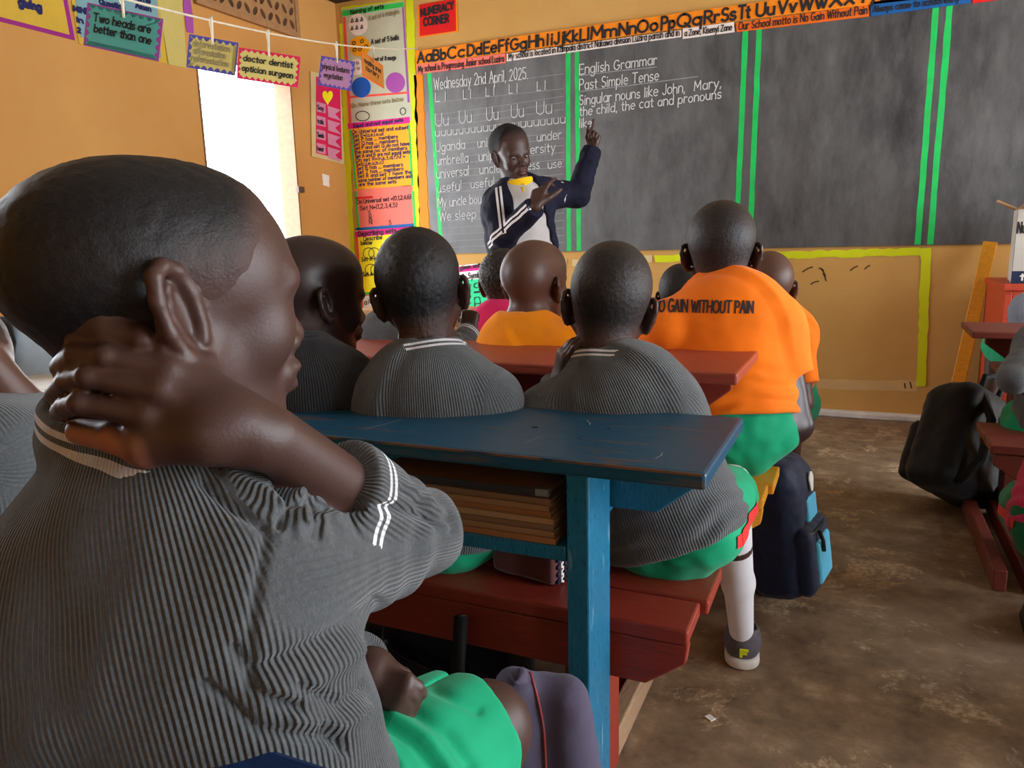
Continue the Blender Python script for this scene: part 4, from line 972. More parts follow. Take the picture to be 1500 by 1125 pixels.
lettering('lettering', L, INK, e); sheet_left('wooden_edge', [(455, 104), (460, 105.5), (462, 230), (457, 229)], .010, PC['tan'], e, .006)
o = sheet_left('paper_scrap', wavy([(472, 254), (482, 257), (483, 274), (473, 271)], .8, 4), .003, PC['white']); tag(o, 'small torn white paper scrap on the left wall', 'paper')
m = MB(); p = on_x(437, 278, XL); m.box((XL, p[1]-.03, p[2]-.02), (XL+.03, p[1]+.03, p[2]+.02)); tag(m.build('window_catch', mat_plain('brown_metal', srgb(90, 70, 60)), None, .004), 'small brown catch on the wall beside the window', 'catch')

# ---- string with word cards
STRING = mat_plain('white_string', srgb(225, 215, 190), .8)
s0, s1 = at(60, -35, 1.9), on_front(612, 71, .004)
def on_string(px):
    """the point of the sagging string above pixel column px"""
    lo, hi = 0., 1.
    for _ in range(40):
        t = (lo+hi)/2; p = s0+(s1-s0)*t+V3(0, 0, -.22*t*(1-t)); d = p-CAM_P; x = 750+F_PX*(d@RT)/(d@FW)
        if x < px: lo = t
        else: hi = t
    return p
m = MB(); m.tube([s0+(s1-s0)*t+V3(0, 0, -.22*t*(1-t)) for t in np.linspace(0, 1, 30)], .0035, 6)
tag(m.build('string_line', STRING, None, 0, True), 'white string strung across the room carrying word cards', 'string')
def scallop(w, h, per, amp, kind):
    out = []
    for (x0, y0, x1, y1, nx, ny) in ((-w, -h, w, -h, 0, 1), (w, -h, w, h, -1, 0), (w, h, -w, h, 0, -1), (-w, h, -w, -h, 1, 0)):
        L = math.hypot(x1-x0, y1-y0); k = max(2, round(L/per))
        for i in range(k*4):
            t = i/(k*4); ph = (t*k) % 1; a = amp*(math.sin(ph*math.pi) if kind == 'wave' else 1-abs(2*ph-1)); out.append((x0+(x1-x0)*t+nx*a, y0+(y1-y0)*t+ny*a))
    return out
def hang_card(px, corners, base, panel, kind, lines, label, ink=INK, zr=1.0):
    """corners tl, tr, br, bl in pixels; the card hangs as a real sheet below the string point"""
    p = on_string(px); z = (p-CAM_P)@FW
    c = np.mean([at(x, y, z*q) for (x, y), q in zip(corners, (1, zr, zr, 1))], 0)
    tl, tr, br, bl = (at(x, y, z*q) for (x, y), q in zip(corners, (1, zr, zr, 1)))
    u = unit((tr-tl)+(br-bl)); u = unit(u*V3(1, 1, 0)); v = V3(0, 0, 1); nrm = unit(np.cross(u, v))
    w = (np.linalg.norm(tr-tl)+np.linalg.norm(br-bl))/4; h = (np.linalg.norm(tl-bl)+np.linalg.norm(tr-br))/4
    u = unit((tr-tl)+(br-bl)); v = unit(v-u*np.dot(u, v)); nrm = unit(np.cross(u, v))
    if nrm @ (CAM_P-c) < 0: nrm = -nrm
    e = empty('word_card', c-v*h); tag(e, label, 'card', 'word cards on the string')
    m = MB(); m.prism([c+u*x+v*y for x, y in ((-w, -h), (w, -h), (w, h), (-w, h))], -nrm*.002); m.build('backing', PC[base], e)
    m = MB(); m.prism([c+u*x+v*y+nrm*.001 for x, y in scallop(w-.004, h-.004, .024, .011, kind)], -nrm*.0009); m.build('panel', PC[panel], e)
    mb = MB()
    for i, (s, x0, wd, y) in enumerate(lines): scribe(mb, s, c+u*(x0*w)+v*(y*h), u, v, nrm, h*.36, .005*w/.13, width=wd*w, lift=.002, wob=.1)
    mb.build('lettering', ink, e)
    m = MB(); q = c+v*h; m.tube([p+V3(0, 0, .012), p+nrm*.008, (p+q)/2+nrm*.006, q-v*.02+nrm*.004], [.006, .008, .005, .004], 6); m.build('tie', STRING, e, 0, True)
hang_card(179, [(120, 4), (232, 31), (239, 87), (130, 66)], 'violet', 'teal', 'wave', [('Two heads are', -.78, 1.5, .22), ('better than one', -.74, 1.5, -.28)], 'teal card with purple edge reading Two heads are better than one')
hang_card(310, [(272, 49), (345, 66), (348, 108), (278, 99)], 'stripe_blue', 'cream', 'wave', [('deforestation', -.8, 1.5, .35), ('afforestation', -.75, 1.3, -.1), ('reforestation', -.8, 1.5, -.55)], 'olive card with blue scalloped edge hanging over window corner', INK_F)
hang_card(393, [(350, 71), (439, 84), (437, 128), (347, 113)], 'crimson', 'cream', 'zig', [('doctor dentist', -.82, 1.6, .2), ('optician surgeon', -.84, 1.66, -.45)], 'olive card with red zigzag edge listing doctor, dentist, optician, surgeon')
hang_card(493, [(467, 82), (515, 92), (519, 132), (469, 124)], 'stripe_blue', 'lilac', 'zig', [('physical features', -.84, 1.6, .15), ('vegetation', -.7, 1.1, -.4)], 'lilac card with blue zigzag edge in front of the sets chart')
hang_card(545, [(529, 75), (561, 97), (563, 129), (531, 110)], 'deep_orange', 'brownorange', 'zig', [('reading area', -.8, 1.5, .2), ('library', -.7, 1.2, -.35)], 'small orange brown card turned edgeways on the string', INK, 1.09)
# ------------------------------------------------------------------ desks
BLUE_W = mat_paint_wood('worn_blue_gloss_paint', srgb(18, 72, 100), srgb(92, 74, 58), 5, .34, .57)
BLUE_L = mat_paint_wood('blue_gloss_paint', srgb(28, 106, 140), srgb(150, 190, 205), 9, .3, .63, (8, 8, 1))
RED_T = mat_paint_wood('worn_red_gloss_paint', srgb(156, 66, 48), srgb(120, 70, 56), 5, .36)
RED_B = mat_paint_wood('red_brown_gloss_paint', srgb(142, 48, 32), srgb(96, 40, 30), 5, .4)
YEL_B = mat_paint_wood('yellow_ochre_paint', srgb(212, 142, 22), srgb(150, 90, 30), 6, .42)
TAN_W = mat_paint_wood('bare_pale_wood', srgb(206, 160, 104), srgb(150, 104, 60), 8, .5)
RAIL_W = mat_paint_wood('scuffed_rail_wood', srgb(160, 128, 98), srgb(112, 56, 42), 8, .6, .55, (8, 1, 8))
BROWN_T = mat_paint_wood('dark_red_brown_paint', srgb(116, 48, 36), srgb(84, 44, 34), 6, .42)
def desk_unit(name, label, x0, x1, table, bench, mats, legs_in=(.17, .17), shelf=True, rails=None, apron=True, group='school desks', leg_dx=0.):
    """table = (y near, y far, z top), bench likewise; a desk and its bench joined by floor rails"""
    MT, ML, MBn, MA = mats
    ty0, ty1, tz = table
    e = empty(name, ((x0+x1)/2, (ty0+ty1)/2, 0)); tag(e, label, 'desk', group)
    m = MB(); m.prism([(x0, ty0, tz-.024), (x1-.004, ty0, tz-.024), (x1, ty1, tz-.024), (x0, ty1, tz-.024)], V3(0, 0, .024)); m.build('tabletop', MT, e, .005)
    if apron:
        m = MB(); y = ty0+.14
        m.prism([(x0+.06, y, tz-.0245), (x1-.03, y, tz-.0245), (x1-.035, y, tz-.062), (x1-.10, y, tz-.115), (x0+.13, y, tz-.115), (x0+.06, y, tz-.06)], V3(0, .022, 0)); m.build('apron', ML, e, .003)
    if shelf:
        m = MB(); m.box((x0+.1, ty0+.02, tz-.162), (x1-legs_in[1]-.034, ty1-.07, tz-.138)); m.build('shelf', ML, e, .003)
    for x in (x0+legs_in[0], x1-legs_in[1]):
        m = MB(); m.box((x-.032+leg_dx, ty0+.018, 0), (x+.002+leg_dx, ty0+.122, tz-.0245)); m.build('leg', ML, e, .003)
    if shelf:
        for x in (x0+.1, x1-legs_in[1]-.034-.02):
            pass
    if bench:
        by0, by1, bz = bench
        m = MB(); ym = by0+(by1-by0)*.42
        m.box((x0, by0, bz-.026), (x1-.012, ym-.003, bz)); m.box((x0, ym+.003, bz-.026), (x1, by1, bz)); m.build('bench_seat', MBn, e, .004)
        for y in (by0+.004, by1-.03):
            m = MB(); m.prism([(x0+.01, y, bz-.028), (x1-.012, y, bz-.028), (x1-.016, y, bz-.06), (x1-.08, y, bz-.108), (x0+.08, y, bz-.108), (x0+.01, y, bz-.06)], V3(0, .024, 0)); m.build('bench_rail', MBn, e, .003)
        for x in (x0+legs_in[0], x1-legs_in[1]-.03):
            m = MB(); m.box((x-.03, by0+.03, 0), (x+.012, by1-.032, bz-.028)); m.build('bench_leg', MBn, e, .003)
        for x in (x0+legs_in[0], x1-legs_in[1]):
            for dx in (-.135, -.056):
                m = MB(); m.box((x+dx, by0-.01, .004), (x+dx+.036, ty0+.16, .07)); m.build('floor_rail', MA, e, .004)
    return e
XE = -.155
desk_unit('school_desk', 'worn blue desk with exercise books on its shelf and a tall blue leg', -1.25, XE, (.945, 1.275, .75), (.24, .50, .44), (BLUE_W, BLUE_L, BLUE_W, RAIL_W))
desk_unit('school_desk', 'red desk and red-brown bench, next in front of the blue desk', -1.62, -.195, (1.515, 1.845, .78), (1.10, 1.36, .44), (RED_T, RED_B, RED_B, RAIL_W), leg_dx=-.07)
desk_unit('school_desk', 'desk with yellow ochre bench under the pupil in bright orange shirt', -1.62, -.145, (2.10, 2.36, .75), (1.68, 1.95, .47), (YEL_B, YEL_B, YEL_B, RAIL_W), legs_in=(.17, .34))
desk_unit('school_desk', 'blue rusty-edged desk behind the nearest boy in bottom left corner', -1.15, -.2, (-.03, .305, .757), (-.75, -.5, .44), (mat_paint_wood('dark_blue_worn_paint', srgb(12, 48, 98), srgb(84, 58, 44), 7, .4, .46), BLUE_W, BLUE_W, RAIL_W), shelf=False)
desk_unit('school_desk', 'pale wooden desk nearest the charts below the sets column', -2.12, -.25, (2.90, 3.16, .75), (2.42, 2.70, .42), (TAN_W, TAN_W, TAN_W, RAIL_W), legs_in=(.06, .12))
desk_unit('school_desk', 'dark red desk with bench in the right column at the frame edge', .385, 1.7, (3.02, 3.34, .70), (2.46, 2.76, .44), (BROWN_T, BROWN_T, BROWN_T, BROWN_T))
desk_unit('school_desk', 'dark red desk under the magenta sweater pupil, just outside right frame edge', .64, 1.8, (2.02, 2.32, .72), (1.50, 1.78, .44), (BROWN_T, BROWN_T, BROWN_T, BROWN_T))
desk_unit('school_desk', 'white topped desk by the window seen past the nearest boy', -2.55, -1.42, (1.05, 1.40, .72), (.55, .8, .42), (WHITE_P, RED_B, RED_B, RAIL_W))
# worn edge of the blue desktop
def mat_worn(name):
    t = NT(name); t.set(Roughness=.5); f = t.noise(9, 6, .7, t.coord((1, 3, 3)))
    t.color(t.ramp(f, [(.42, srgb(18, 60, 84)), (.52, srgb(120, 82, 56))])); return t.m
m = MB()
for cx, cy, r in ((-.46, 1.10, .006), (-.37, 1.06, .003), (-.345, 1.13, .003)):
    m.prism([(cx+r*math.cos(a), cy+r*.7*math.sin(a), .7502) for a in np.linspace(0, 2*math.pi, 10, endpoint=False)], V3(0, 0, .0004))
DESK_BLUE = [o for o in COL.objects if o.name == 'school_desk'][0]
m.build('nail_hole', mat_plain('dark_hole', (.01, .01, .01, 1), .8), DESK_BLUE)
m = MB()
for p, q in (((-.72, 1.0), (-.70, 1.08)), ((-.38, 1.14), (-.395, 1.17)), ((-.44, 1.0), (-.43, 1.05)), ((-.235, .99), (-.233, 1.02))):
    ribbon(m, [p, ((p[0]+q[0])/2+.003, (p[1]+q[1])/2), q], .0012, lambda x, y: V3(x, y, .7506))
m.build('scratch', CHALK_T, DESK_BLUE)
m = MB(); m.box((-1.24, .9438, .7455), (XE-.01, .9455, .7492)); m.build('worn_edge', mat_worn('worn_paint_edge'), DESK_BLUE)


# ------------------------------------------------------------------ exercise books on the blue desk's shelf
KRAFT = [paper('kraft_cover_%s' % n, srgb(*c), .55) for n, c in (('warm', (150, 98, 58)), ('tan', (150, 112, 78)), ('dull', (128, 96, 70)), ('light', (164, 128, 92)))]
PAGES = paper('book_pages', srgb(150, 128, 104)); DARKEDGE = paper('dark_binding', srgb(52, 48, 52)); CLEAR = paper('plastic_film', srgb(128, 128, 132), .2, .6)
zs = .75-.138+.001; r = random.Random(5)
names = ['bottom kraft exercise book lying directly on the blue shelf', 'second kraft exercise book up from the blue shelf', 'third kraft exercise book up from the blue shelf', 'fourth kraft exercise book, middle of the shelf stack', 'fifth kraft exercise book, above middle of the shelf stack',
         'sixth kraft exercise book, second below the top of stack', 'seventh kraft exercise book, just under the top book', 'top brown covered book with dark edge on the shelf stack']
z = zs
for i, lab in enumerate(names):
    th = .0088 if i < 7 else .012
    x1 = -.372-.004*r.random()-.002*(i if i < 6 else 5)+(.0 if i < 7 else -.006); y0 = .960+.006*r.random()+.002*i
    x0 = x1-.30; y1 = y0+.205
    e = empty('exercise_book', ((x0+x1)/2, (y0+y1)/2, z)); tag(e, lab, 'book', 'exercise books on the desk shelf')
    m = MB(); m.box((x0+.003, y0+.003, z+.001), (x1-.003, y1-.003, z+th-.001)); m.build('pages', PAGES, e)
    c = KRAFT[i % 4] if i < 7 else KRAFT[0]
    m = MB(); m.box((x0, y0, z), (x1, y1, z+.0014)); m.build('cover', c, e, .0006)
    m = MB(); m.box((x0, y0, z+th-.0014), (x1, y1, z+th)); m.build('cover', c, e, .0006)
    m = MB(); m.box((x0, y0-.0012, z), (x1, y0+.001, z+th)); m.build('spine', DARKEDGE if i == 7 else c, e, .0005)
    if i == 7:
        m = MB(); m.box((x1-.020, y0-.0018, z+.001), (x1+.0012, y0+.010, z+th+.0006)); m.build('plastic_corner', CLEAR, e, .001)
    z += th+.0006

# ------------------------------------------------------------------ pencil case on the red bench
pc0 = on_z(715, 812, .44); pcR = on_z(806, 850, .441)
e = empty('pencil_case', (-.47, 1.165, .441)); tag(e, 'brown velvet pencil case with woven striped end on the red bench', 'pencil case')
VELVET = mat_cloth('brown_velvet', srgb(112, 62, 62), .85, .4, .5)
dx = V3(.985, -.17, 0); dy = V3(.17, .985, 0)
pcO = V3(-.515, 1.215, .441)
V, Q = blend([(P_box(pcO+V3(0, 0, .035), (.070, .042, .034), np.stack([dx, dy, V3(0, 0, 1)], 1), .012), .01)], .004, None, 1); V += vnormals(V, Q)*fnoise(V, 22, .002)[:, None]
link('case_body', npmesh('case_body', V, Q), e, VELVET)
gm = []
for i, c in enumerate(((28, 34, 60), (230, 230, 228), (26, 26, 30), (196, 34, 40), (210, 150, 110), (190, 36, 40), (30, 36, 70))):
    gm.append(paper('woven_thread_%d' % i, srgb(*c)))
for i in range(7):
    m = MB(); y = -.036+i*.0115
    for j in range(9):
        zc = .006+j*.0068; c = pcO+dx*.0705+dy*(y+.0055)+V3(0, 0, zc); s = 1 if j % 2 else -1
        m.obox(c, dx*.0025, dy*.005+V3(0, 0, .0026*s), V3(0, 0, .0026))
    m.build('woven_strip', gm[i], e, .0008)

# ------------------------------------------------------------------ bags
NAVY = mat_cloth('navy_nylon', srgb(24, 34, 62), .55, .35); NAVY_D = mat_cloth('dark_navy_nylon', srgb(24, 30, 50), .55, .35); BLACKN = mat_cloth('black_nylon', srgb(22, 22, 24), .6, .4)
AQUA = mat_cloth('light_blue_nylon', srgb(90, 190, 225), .6, .3); PURP = mat_cloth('grey_violet_fabric', srgb(78, 72, 92), .8, .3); PIPE_R = mat_plain('red_piping', srgb(150, 60, 56), .7); ZIP = mat_plain('dark_zip', srgb(20, 20, 24), .35)
def lay(o, pts, off=.001):
    """points pushed onto the surface of mesh o"""
    bv = BVHTree.FromPolygons([v.co[:] for v in o.data.vertices], [p.vertices[:] for p in o.data.polygons]); out = []
    for p in pts:
        d = unit(p-CAM_P); h = bv.ray_cast(Vector(CAM_P), Vector(d))
        if h[0] is None: h = bv.find_nearest(Vector(p))
        out.append(np.array(h[0]+h[1]*off))
    return out
def RZ(yaw, lean=0, tilt=0):
    return rot(yaw, lean, tilt)
def soft(name, parent, mat, prims, h=.005, wr=.003, sc=18, post=None, seed=0):
    V, Q = blend(prims, h, post, 1); V = V+vnormals(V, Q)*(fnoise(V, sc, wr, seed)+fnoise(V, sc*2.6, wr*.5, seed+3))[:, None]
    return link(name, npmesh(name, V, Q), parent, mat)
# blue backpack hanging at the yellow bench end: faces right
bp = at(1130, 775, 1.98); bp = V3(-.15, 2.12, .255)
e = empty('backpack', (bp[0], bp[1], .08)); tag(e, 'navy blue backpack with light blue pocket beside the yellow bench', 'backpack', 'school bags')
R = rot(-100, 8, 0)   # right, forward (pocket side), up
BX = lambda x, y, z: bp+R@V3(x, y, z)
soft('bag_body', e, NAVY, [(P_box(BX(0, 0, -.01), (.115, .075, .18), R, .05), .02), (P_box(BX(0, .01, .10), (.10, .06, .09), R, .05), .03)], wr=.004)
soft('front_pocket', e, NAVY, [(P_box(BX(0, .075, -.08), (.10, .03, .095), R, .03), .02)], seed=4)
soft('pocket_panel', e, AQUA, [(P_box(BX(-.01, .102, -.09), (.065, .010, .06), R, .01), .01)], .004, .001)
soft('light_blue_flash', e, AQUA, [(P_box(BX(-.03, .076, .04), (.05, .008, .035), R, .007), .01)], .003, .001)
m = MB(); m.tube([BX(x, .105-.02*(abs(x)/.1)**3, -.002) for x in np.linspace(-.095, .095, 14)], .004, 6); m.tube([BX(.03, .110, -.004), BX(.032, .118, -.03), BX(.03, .117, -.06)], .006, 6); m.build('zip', ZIP, e, 0, True)
m = MB(); m.tube([BX(-.03, -.02, .17), BX(-.03, -.03, .215), BX(.03, -.03, .215), BX(.03, -.02, .17)], .009, 8); m.build('handle', NAVY, e, 0, True)
m = MB(); m.prism([BX(-.03+.02*math.cos(a)*(1+.2*math.sin(3*a)), .084, .115+.028*math.sin(a)) for a in np.linspace(0, 2*math.pi, 18, endpoint=False)], R@V3(0, .004, 0)); m.build('badge', PC['white'], e, .001)
# black backpack leaning at right desk
bp = on_z(1395, 745, 0)+V3(.02, .05, .26)
e = empty('backpack', (bp[0], bp[1], 0)); tag(e, 'black backpack slumped on the floor against the right-hand bench', 'backpack', 'school bags')
R = rot(50, -10, 30); BX = lambda x, y, z: bp+R@V3(x, y, z)
soft('bag_body', e, BLACKN, [(P_box(BX(0, 0, -.03), (.17, .10, .20), R, .06), .03), (P_box(BX(0, -.02, .10), (.14, .08, .10), R, .06), .04)], .006, .006, 10)
soft('front_pocket', e, BLACKN, [(P_box(BX(0, .10, -.09), (.14, .04, .12), R, .035), .03)], .006, .004, 10, None, 5)
m = MB(); m.tube([BX(-.05, -.05, .17), BX(-.055, -.06, .24), BX(0, -.06, .262), BX(.055, -.06, .24), BX(.05, -.05, .17)], .012, 8); m.build('handle', BLACKN, e, 0, True)
m = MB()
for s in (-1, 1): m.tube([BX(s*.08, -.09, .15), BX(s*.09, -.15, .05), BX(s*.09, -.15, -.1), BX(s*.1, -.10, -.2)], .016, 8)
m.build('shoulder_strap', BLACKN, e, 0, True)
m = MB(); m.tube([BX(x, .145-.04*(abs(x)/.13)**4, .02) for x in np.linspace(-.13, .13, 14)], .004, 6); m.build('zip', ZIP, e, 0, True)
# dark bag under the red bench
bp = V3(-.72, 1.26, .17)
e = empty('backpack', (bp[0], bp[1], 0)); tag(e, 'dark navy school bag on the floor in shadow under the red bench', 'backpack', 'school bags')
R = rot(165, 10, 0); BX = lambda x, y, z: bp+R@V3(x, y, z)
soft('bag_body', e, NAVY_D, [(P_box(BX(0, 0, 0), (.17, .085, .165), R, .05), .03)], .006, .005, 12)
soft('front_pocket', e, NAVY_D, [(P_box(BX(0, .085, -.04), (.14, .03, .09), R, .03), .03)], .006, .003, 12, None, 2)
m = MB(); m.tube([BX(x, .118-.02*(abs(x)/.13)**4, .045) for x in np.linspace(-.13, .13, 14)], .004, 6); m.build('zip', ZIP, e, 0, True)
m = MB(); m.tube([V3(-.60, 1.08, .40), V3(-.60, 1.06, .30), V3(-.605, 1.08, .18), V3(-.62, 1.13, .06)], .013, 8); m.build('strap', BLACKN, e, 0, True)
# grey violet bag by the nearest boy's knee
e = empty('backpack', (-.40, .80, 0)); tag(e, 'grey violet bag with red piping standing between knee and blue desk leg', 'backpack', 'school bags')
P0 = at(775, 1000, .93)
prim = []
for i, (px, t) in enumerate(((762, 0), (800, .01), (836, .0))):
    a = at(px-6, 1012+6*i, .97+t); b = at(px+16, 1300, 1.02+t); prim.append((P_cone(a, .030, b, .052), .012))
GB = soft('bag_body', e, PURP, prim, .005, .003, 16)
m = MB(); m.tube(lay(GB, [at(776+i*2.6+6*math.sin(i*.35), 985+i*15, .90) for i in range(14)]), .0018, 6); m.build('piping', PIPE_R, e, 0, True)
m = MB(); a = [at(752+8*math.sin(i*.5), 1000-i*2, .96) for i in range(6)]; m.tube(a, .014, 8); m.build('handle', PURP, e, 0, True)
# pale cloth bag on the white desk at left
e = empty('cloth_bag', (-1.75, 1.25, .721)); tag(e, 'pale blue and white cloth bag on the white topped desk', 'bag')
b0 = at(45, 505, 2.05)
soft('pale_blue_side', e, mat_cloth('pale_blue_cloth', srgb(176, 196, 214)), [(P_cone(at(30, 470, 2.1), .035, at(42, 556, 2.1), .055), .03), (P_cone(at(62, 480, 2.12), .03, at(70, 556, 2.12), .055), .03)], .006, .006, 14)
soft('white_side', e, mat_cloth('white_cloth', srgb(226, 228, 232)), [(P_cone(at(98, 510, 2.15), .04, at(92, 556, 2.15), .06), .03)], .006, .006, 14, None, 3)
m = MB(); m.tube([at(2, 470, 2.05), at(10, 500, 2.03), at(4, 550, 2.03)], .022, 8); m.build('dark_strap', BLACKN, e, 0, True)

# ------------------------------------------------------------------ right edge: cupboard, carton, plank
CUP = mat_paint_wood('orange_red_paint', srgb(186, 62, 30), srgb(120, 44, 26), 5, .45, .66)
e = empty('cupboard', (1.2, 4.35, 0)); tag(e, 'orange red wooden cupboard against the front wall at right edge', 'cupboard')
cz = .80; cx0, cx1, cy0, cy1 = .63, 1.5, 4.06, 4.6
m = MB(); m.box((cx0-.01, cy0-.02, cz-.03), (cx1, cy1, cz)); m.build('top', CUP, e, .004)
m = MB(); m.box((cx0, cy0, 0), (cx0+.03, cy1, cz-.031)); m.box((cx1-.03, cy0, 0), (cx1, cy1, cz-.031)); m.box((cx0, cy1-.02, 0), (cx1, cy1, cz-.031)); m.box((cx0+.03, cy0+.02, .06), (cx1-.03, cy1, .09)); m.build('carcass', CUP, e, .003)
m = MB(); m.box((cx0+.03, cy0, .05), (cx0+.12, cy0+.02, cz-.031)); m.build('stile', CUP, e, .003)
m = MB(); m.box((cx0+.125, cy0+.004, .10), (cx1-.04, cy0+.02, cz-.04)); d = m.build('door', mat_paint_wood('dark_door_paint', srgb(70, 30, 22), srgb(50, 26, 20), 5, .5), e, .003)
m = MB(); m.box((cx0+.16, cy0-.012, .42), (cx0+.18, cy0+.004, .50)); m.build('handle', ZIP, d, .003)
CARD = paper('white_carton_board', srgb(206, 200, 190), .7); NAVYP = paper('navy_print', srgb(38, 52, 82)); KR = paper('torn_carton_edge', srgb(170, 130, 84))
e = empty('carton', (.95, 4.2, cz)); tag(e, 'open white carton printed with a bold R on top of the cupboard', 'box')
k0 = V3(.655, 4.10, cz); ux = unit(V3(1, -.11, 0)); uy = unit(V3(.11, 1, 0)); CW, CD, CH = .5, .30, .33
m = MB(); t = .006; z = V3(0, 0, 1)
for o, a, b in ((k0, ux*CW, uy*t), (k0+uy*(CD-t), ux*CW, uy*t), (k0, ux*t, uy*CD), (k0+ux*(CW-t), ux*t, uy*CD)):
    m.prism([o, o+a, o+a+b, o+b], z*CH)
m.prism([k0, k0+ux*CW, k0+ux*CW+uy*CD, k0+uy*CD], z*.006); m.build('carton_wall', CARD, e, .002)
m = MB(); m.prism([k0+z*CH, k0+z*CH+uy*CD, k0+z*(CH+.05)+uy*CD-ux*.07, k0+z*(CH+.035)-ux*.085], V3(0, 0, .005)); m.prism([k0+z*CH, k0+z*CH+ux*.30, k0+z*(CH+.015)+ux*.30-uy*.06, k0+z*(CH+.02)+ux*.02-uy*.05], V3(0, 0, .005)); m.build('flap', KR, e)
m = MB(); o = k0-uy*.0012; m.prism([o, o+ux*CW, o+ux*CW+z*.055, o+z*.055], -uy*.001); m.build('navy_band', NAVYP, e)
L = [(('R', k0+ux*.066+z*.155, ux, z, -uy, .10, .022), dict(lift=.003, wob=0)), (('Nutri', k0+ux*.006+z*.225, ux, z, -uy, .05, .006), dict(width=.058, lift=.003))]
lettering('print', L, INK, e)
L = [(('Ready', k0+ux*.075+z*.105, ux, z, -uy, .026, .004), dict(lift=.003))]
lettering('red_print', L, PC['red'], e)
m = MB()
for x in (.03, .085): 
    o = k0+ux*x+z*.012-uy*.003; m.prism([o+ux*.008, o+ux*.016, o+ux*.016+z*.018, o+ux*.024+z*.018, o+ux*.012+z*.034, o+z*.018, o+ux*.008+z*.018], -uy*.0008)
for i, x in enumerate((.02, .055)): 
    pass
m.build('arrow_print', PC['white'], e)
a, b = on_z(1408, 612, .0), V3(.62, 4.60, .98)
e = MB(); p0 = V3(.50, 4.50, .002); p1 = V3(.635, 4.64, .98); d = p1-p0; w = unit(np.cross(d, [0, 1, 0])); w = unit(V3(1, -.15, -.14)); e.obox((p0+p1)/2, w*.032, d/2, unit(np.cross(w, d))*.012)
tag(e.build('wooden_plank', YEL_B, None, .003), 'yellow ochre plank leaning on the front wall beside the cupboard', 'plank')
# paper bit on the floor
c = on_z(1040, 1052, .001); m = MB(); m.prism([c+V3(-.012, 0, 0), c+V3(.004, -.012, 0), c+V3(.013, .001, 0), c+V3(-.002, .012, 0)], V3(0, 0, .002)); tag(m.build('paper_scrap', PC['white']), 'tiny white paper scrap lying on the concrete floor', 'paper')
# ------------------------------------------------------------------ the people
def joints(nb, shL, shR, pel, f, elL=None, elR=None, wrL=None, wrR=None, g=1.0, seat=.44, legs=None, spread=.085, shin=.0, kn=.29):
    f = unit(f); z = V3(0, 0, 1); r = np.cross(f, z)
    J = dict(nb=nb, shL=shL, shR=shR, pel=pel, n=f); ax = nb-pel
    J['che'] = pel+ax*.66-f*.008; J['wai'] = pel+ax*.30+f*.0
    J['elL'] = elL if elL is not None else shL+f*.10-z*.17-r*.03
    J['elR'] = elR if elR is not None else shR+f*.10-z*.17+r*.03
    J['wrL'] = wrL if wrL is not None else J['elL']+f*.15+r*.07+z*.04
    J['wrR'] = wrR if wrR is not None else J['elR']+f*.15-r*.07+z*.04
    for q, s in (('L', -1), ('R', 1)):
        J['hp'+q] = pel+r*s*spread-z*.02+f*.02
        k = J['hp'+q]+f*kn+r*s*.03-z*.0; k = V3(k[0], k[1], pel[2]-.02); J['kn'+q] = k
        a = k-z*(k[2]-.075)+f*shin; J['an'+q] = a; J['to'+q] = V3(a[0], a[1], .03)+f*.11
    if legs: J.update(legs)
    return J
def head_at(sk, s, w, yaw, pitch=0, roll=0):
    """head whose skull centre is sk"""
    R = rot(yaw, pitch, roll); return sk-R@(np.array([0, -.012, .046])*s), R, s, w
def fdir(yaw): y = math.radians(yaw); return V3(-math.sin(y), math.cos(y), 0)
def newperson(loc, label, group='pupils on the benches'):
    e = empty('person', (loc[0], loc[1], 0)); tag(e, label, 'person', group); return e
SHOE_M = (mat_plain('grey_trainer', srgb(92, 88, 96), .8, .15, 60, .2), mat_plain('white_sole', srgb(215, 210, 205), .7))
SHOE_D = (mat_plain('black_shoe', srgb(28, 26, 28), .4), mat_plain('black_sole', srgb(30, 28, 28), .7))
REDTRIM = mat_cloth('red_trim', srgb(214, 40, 40))

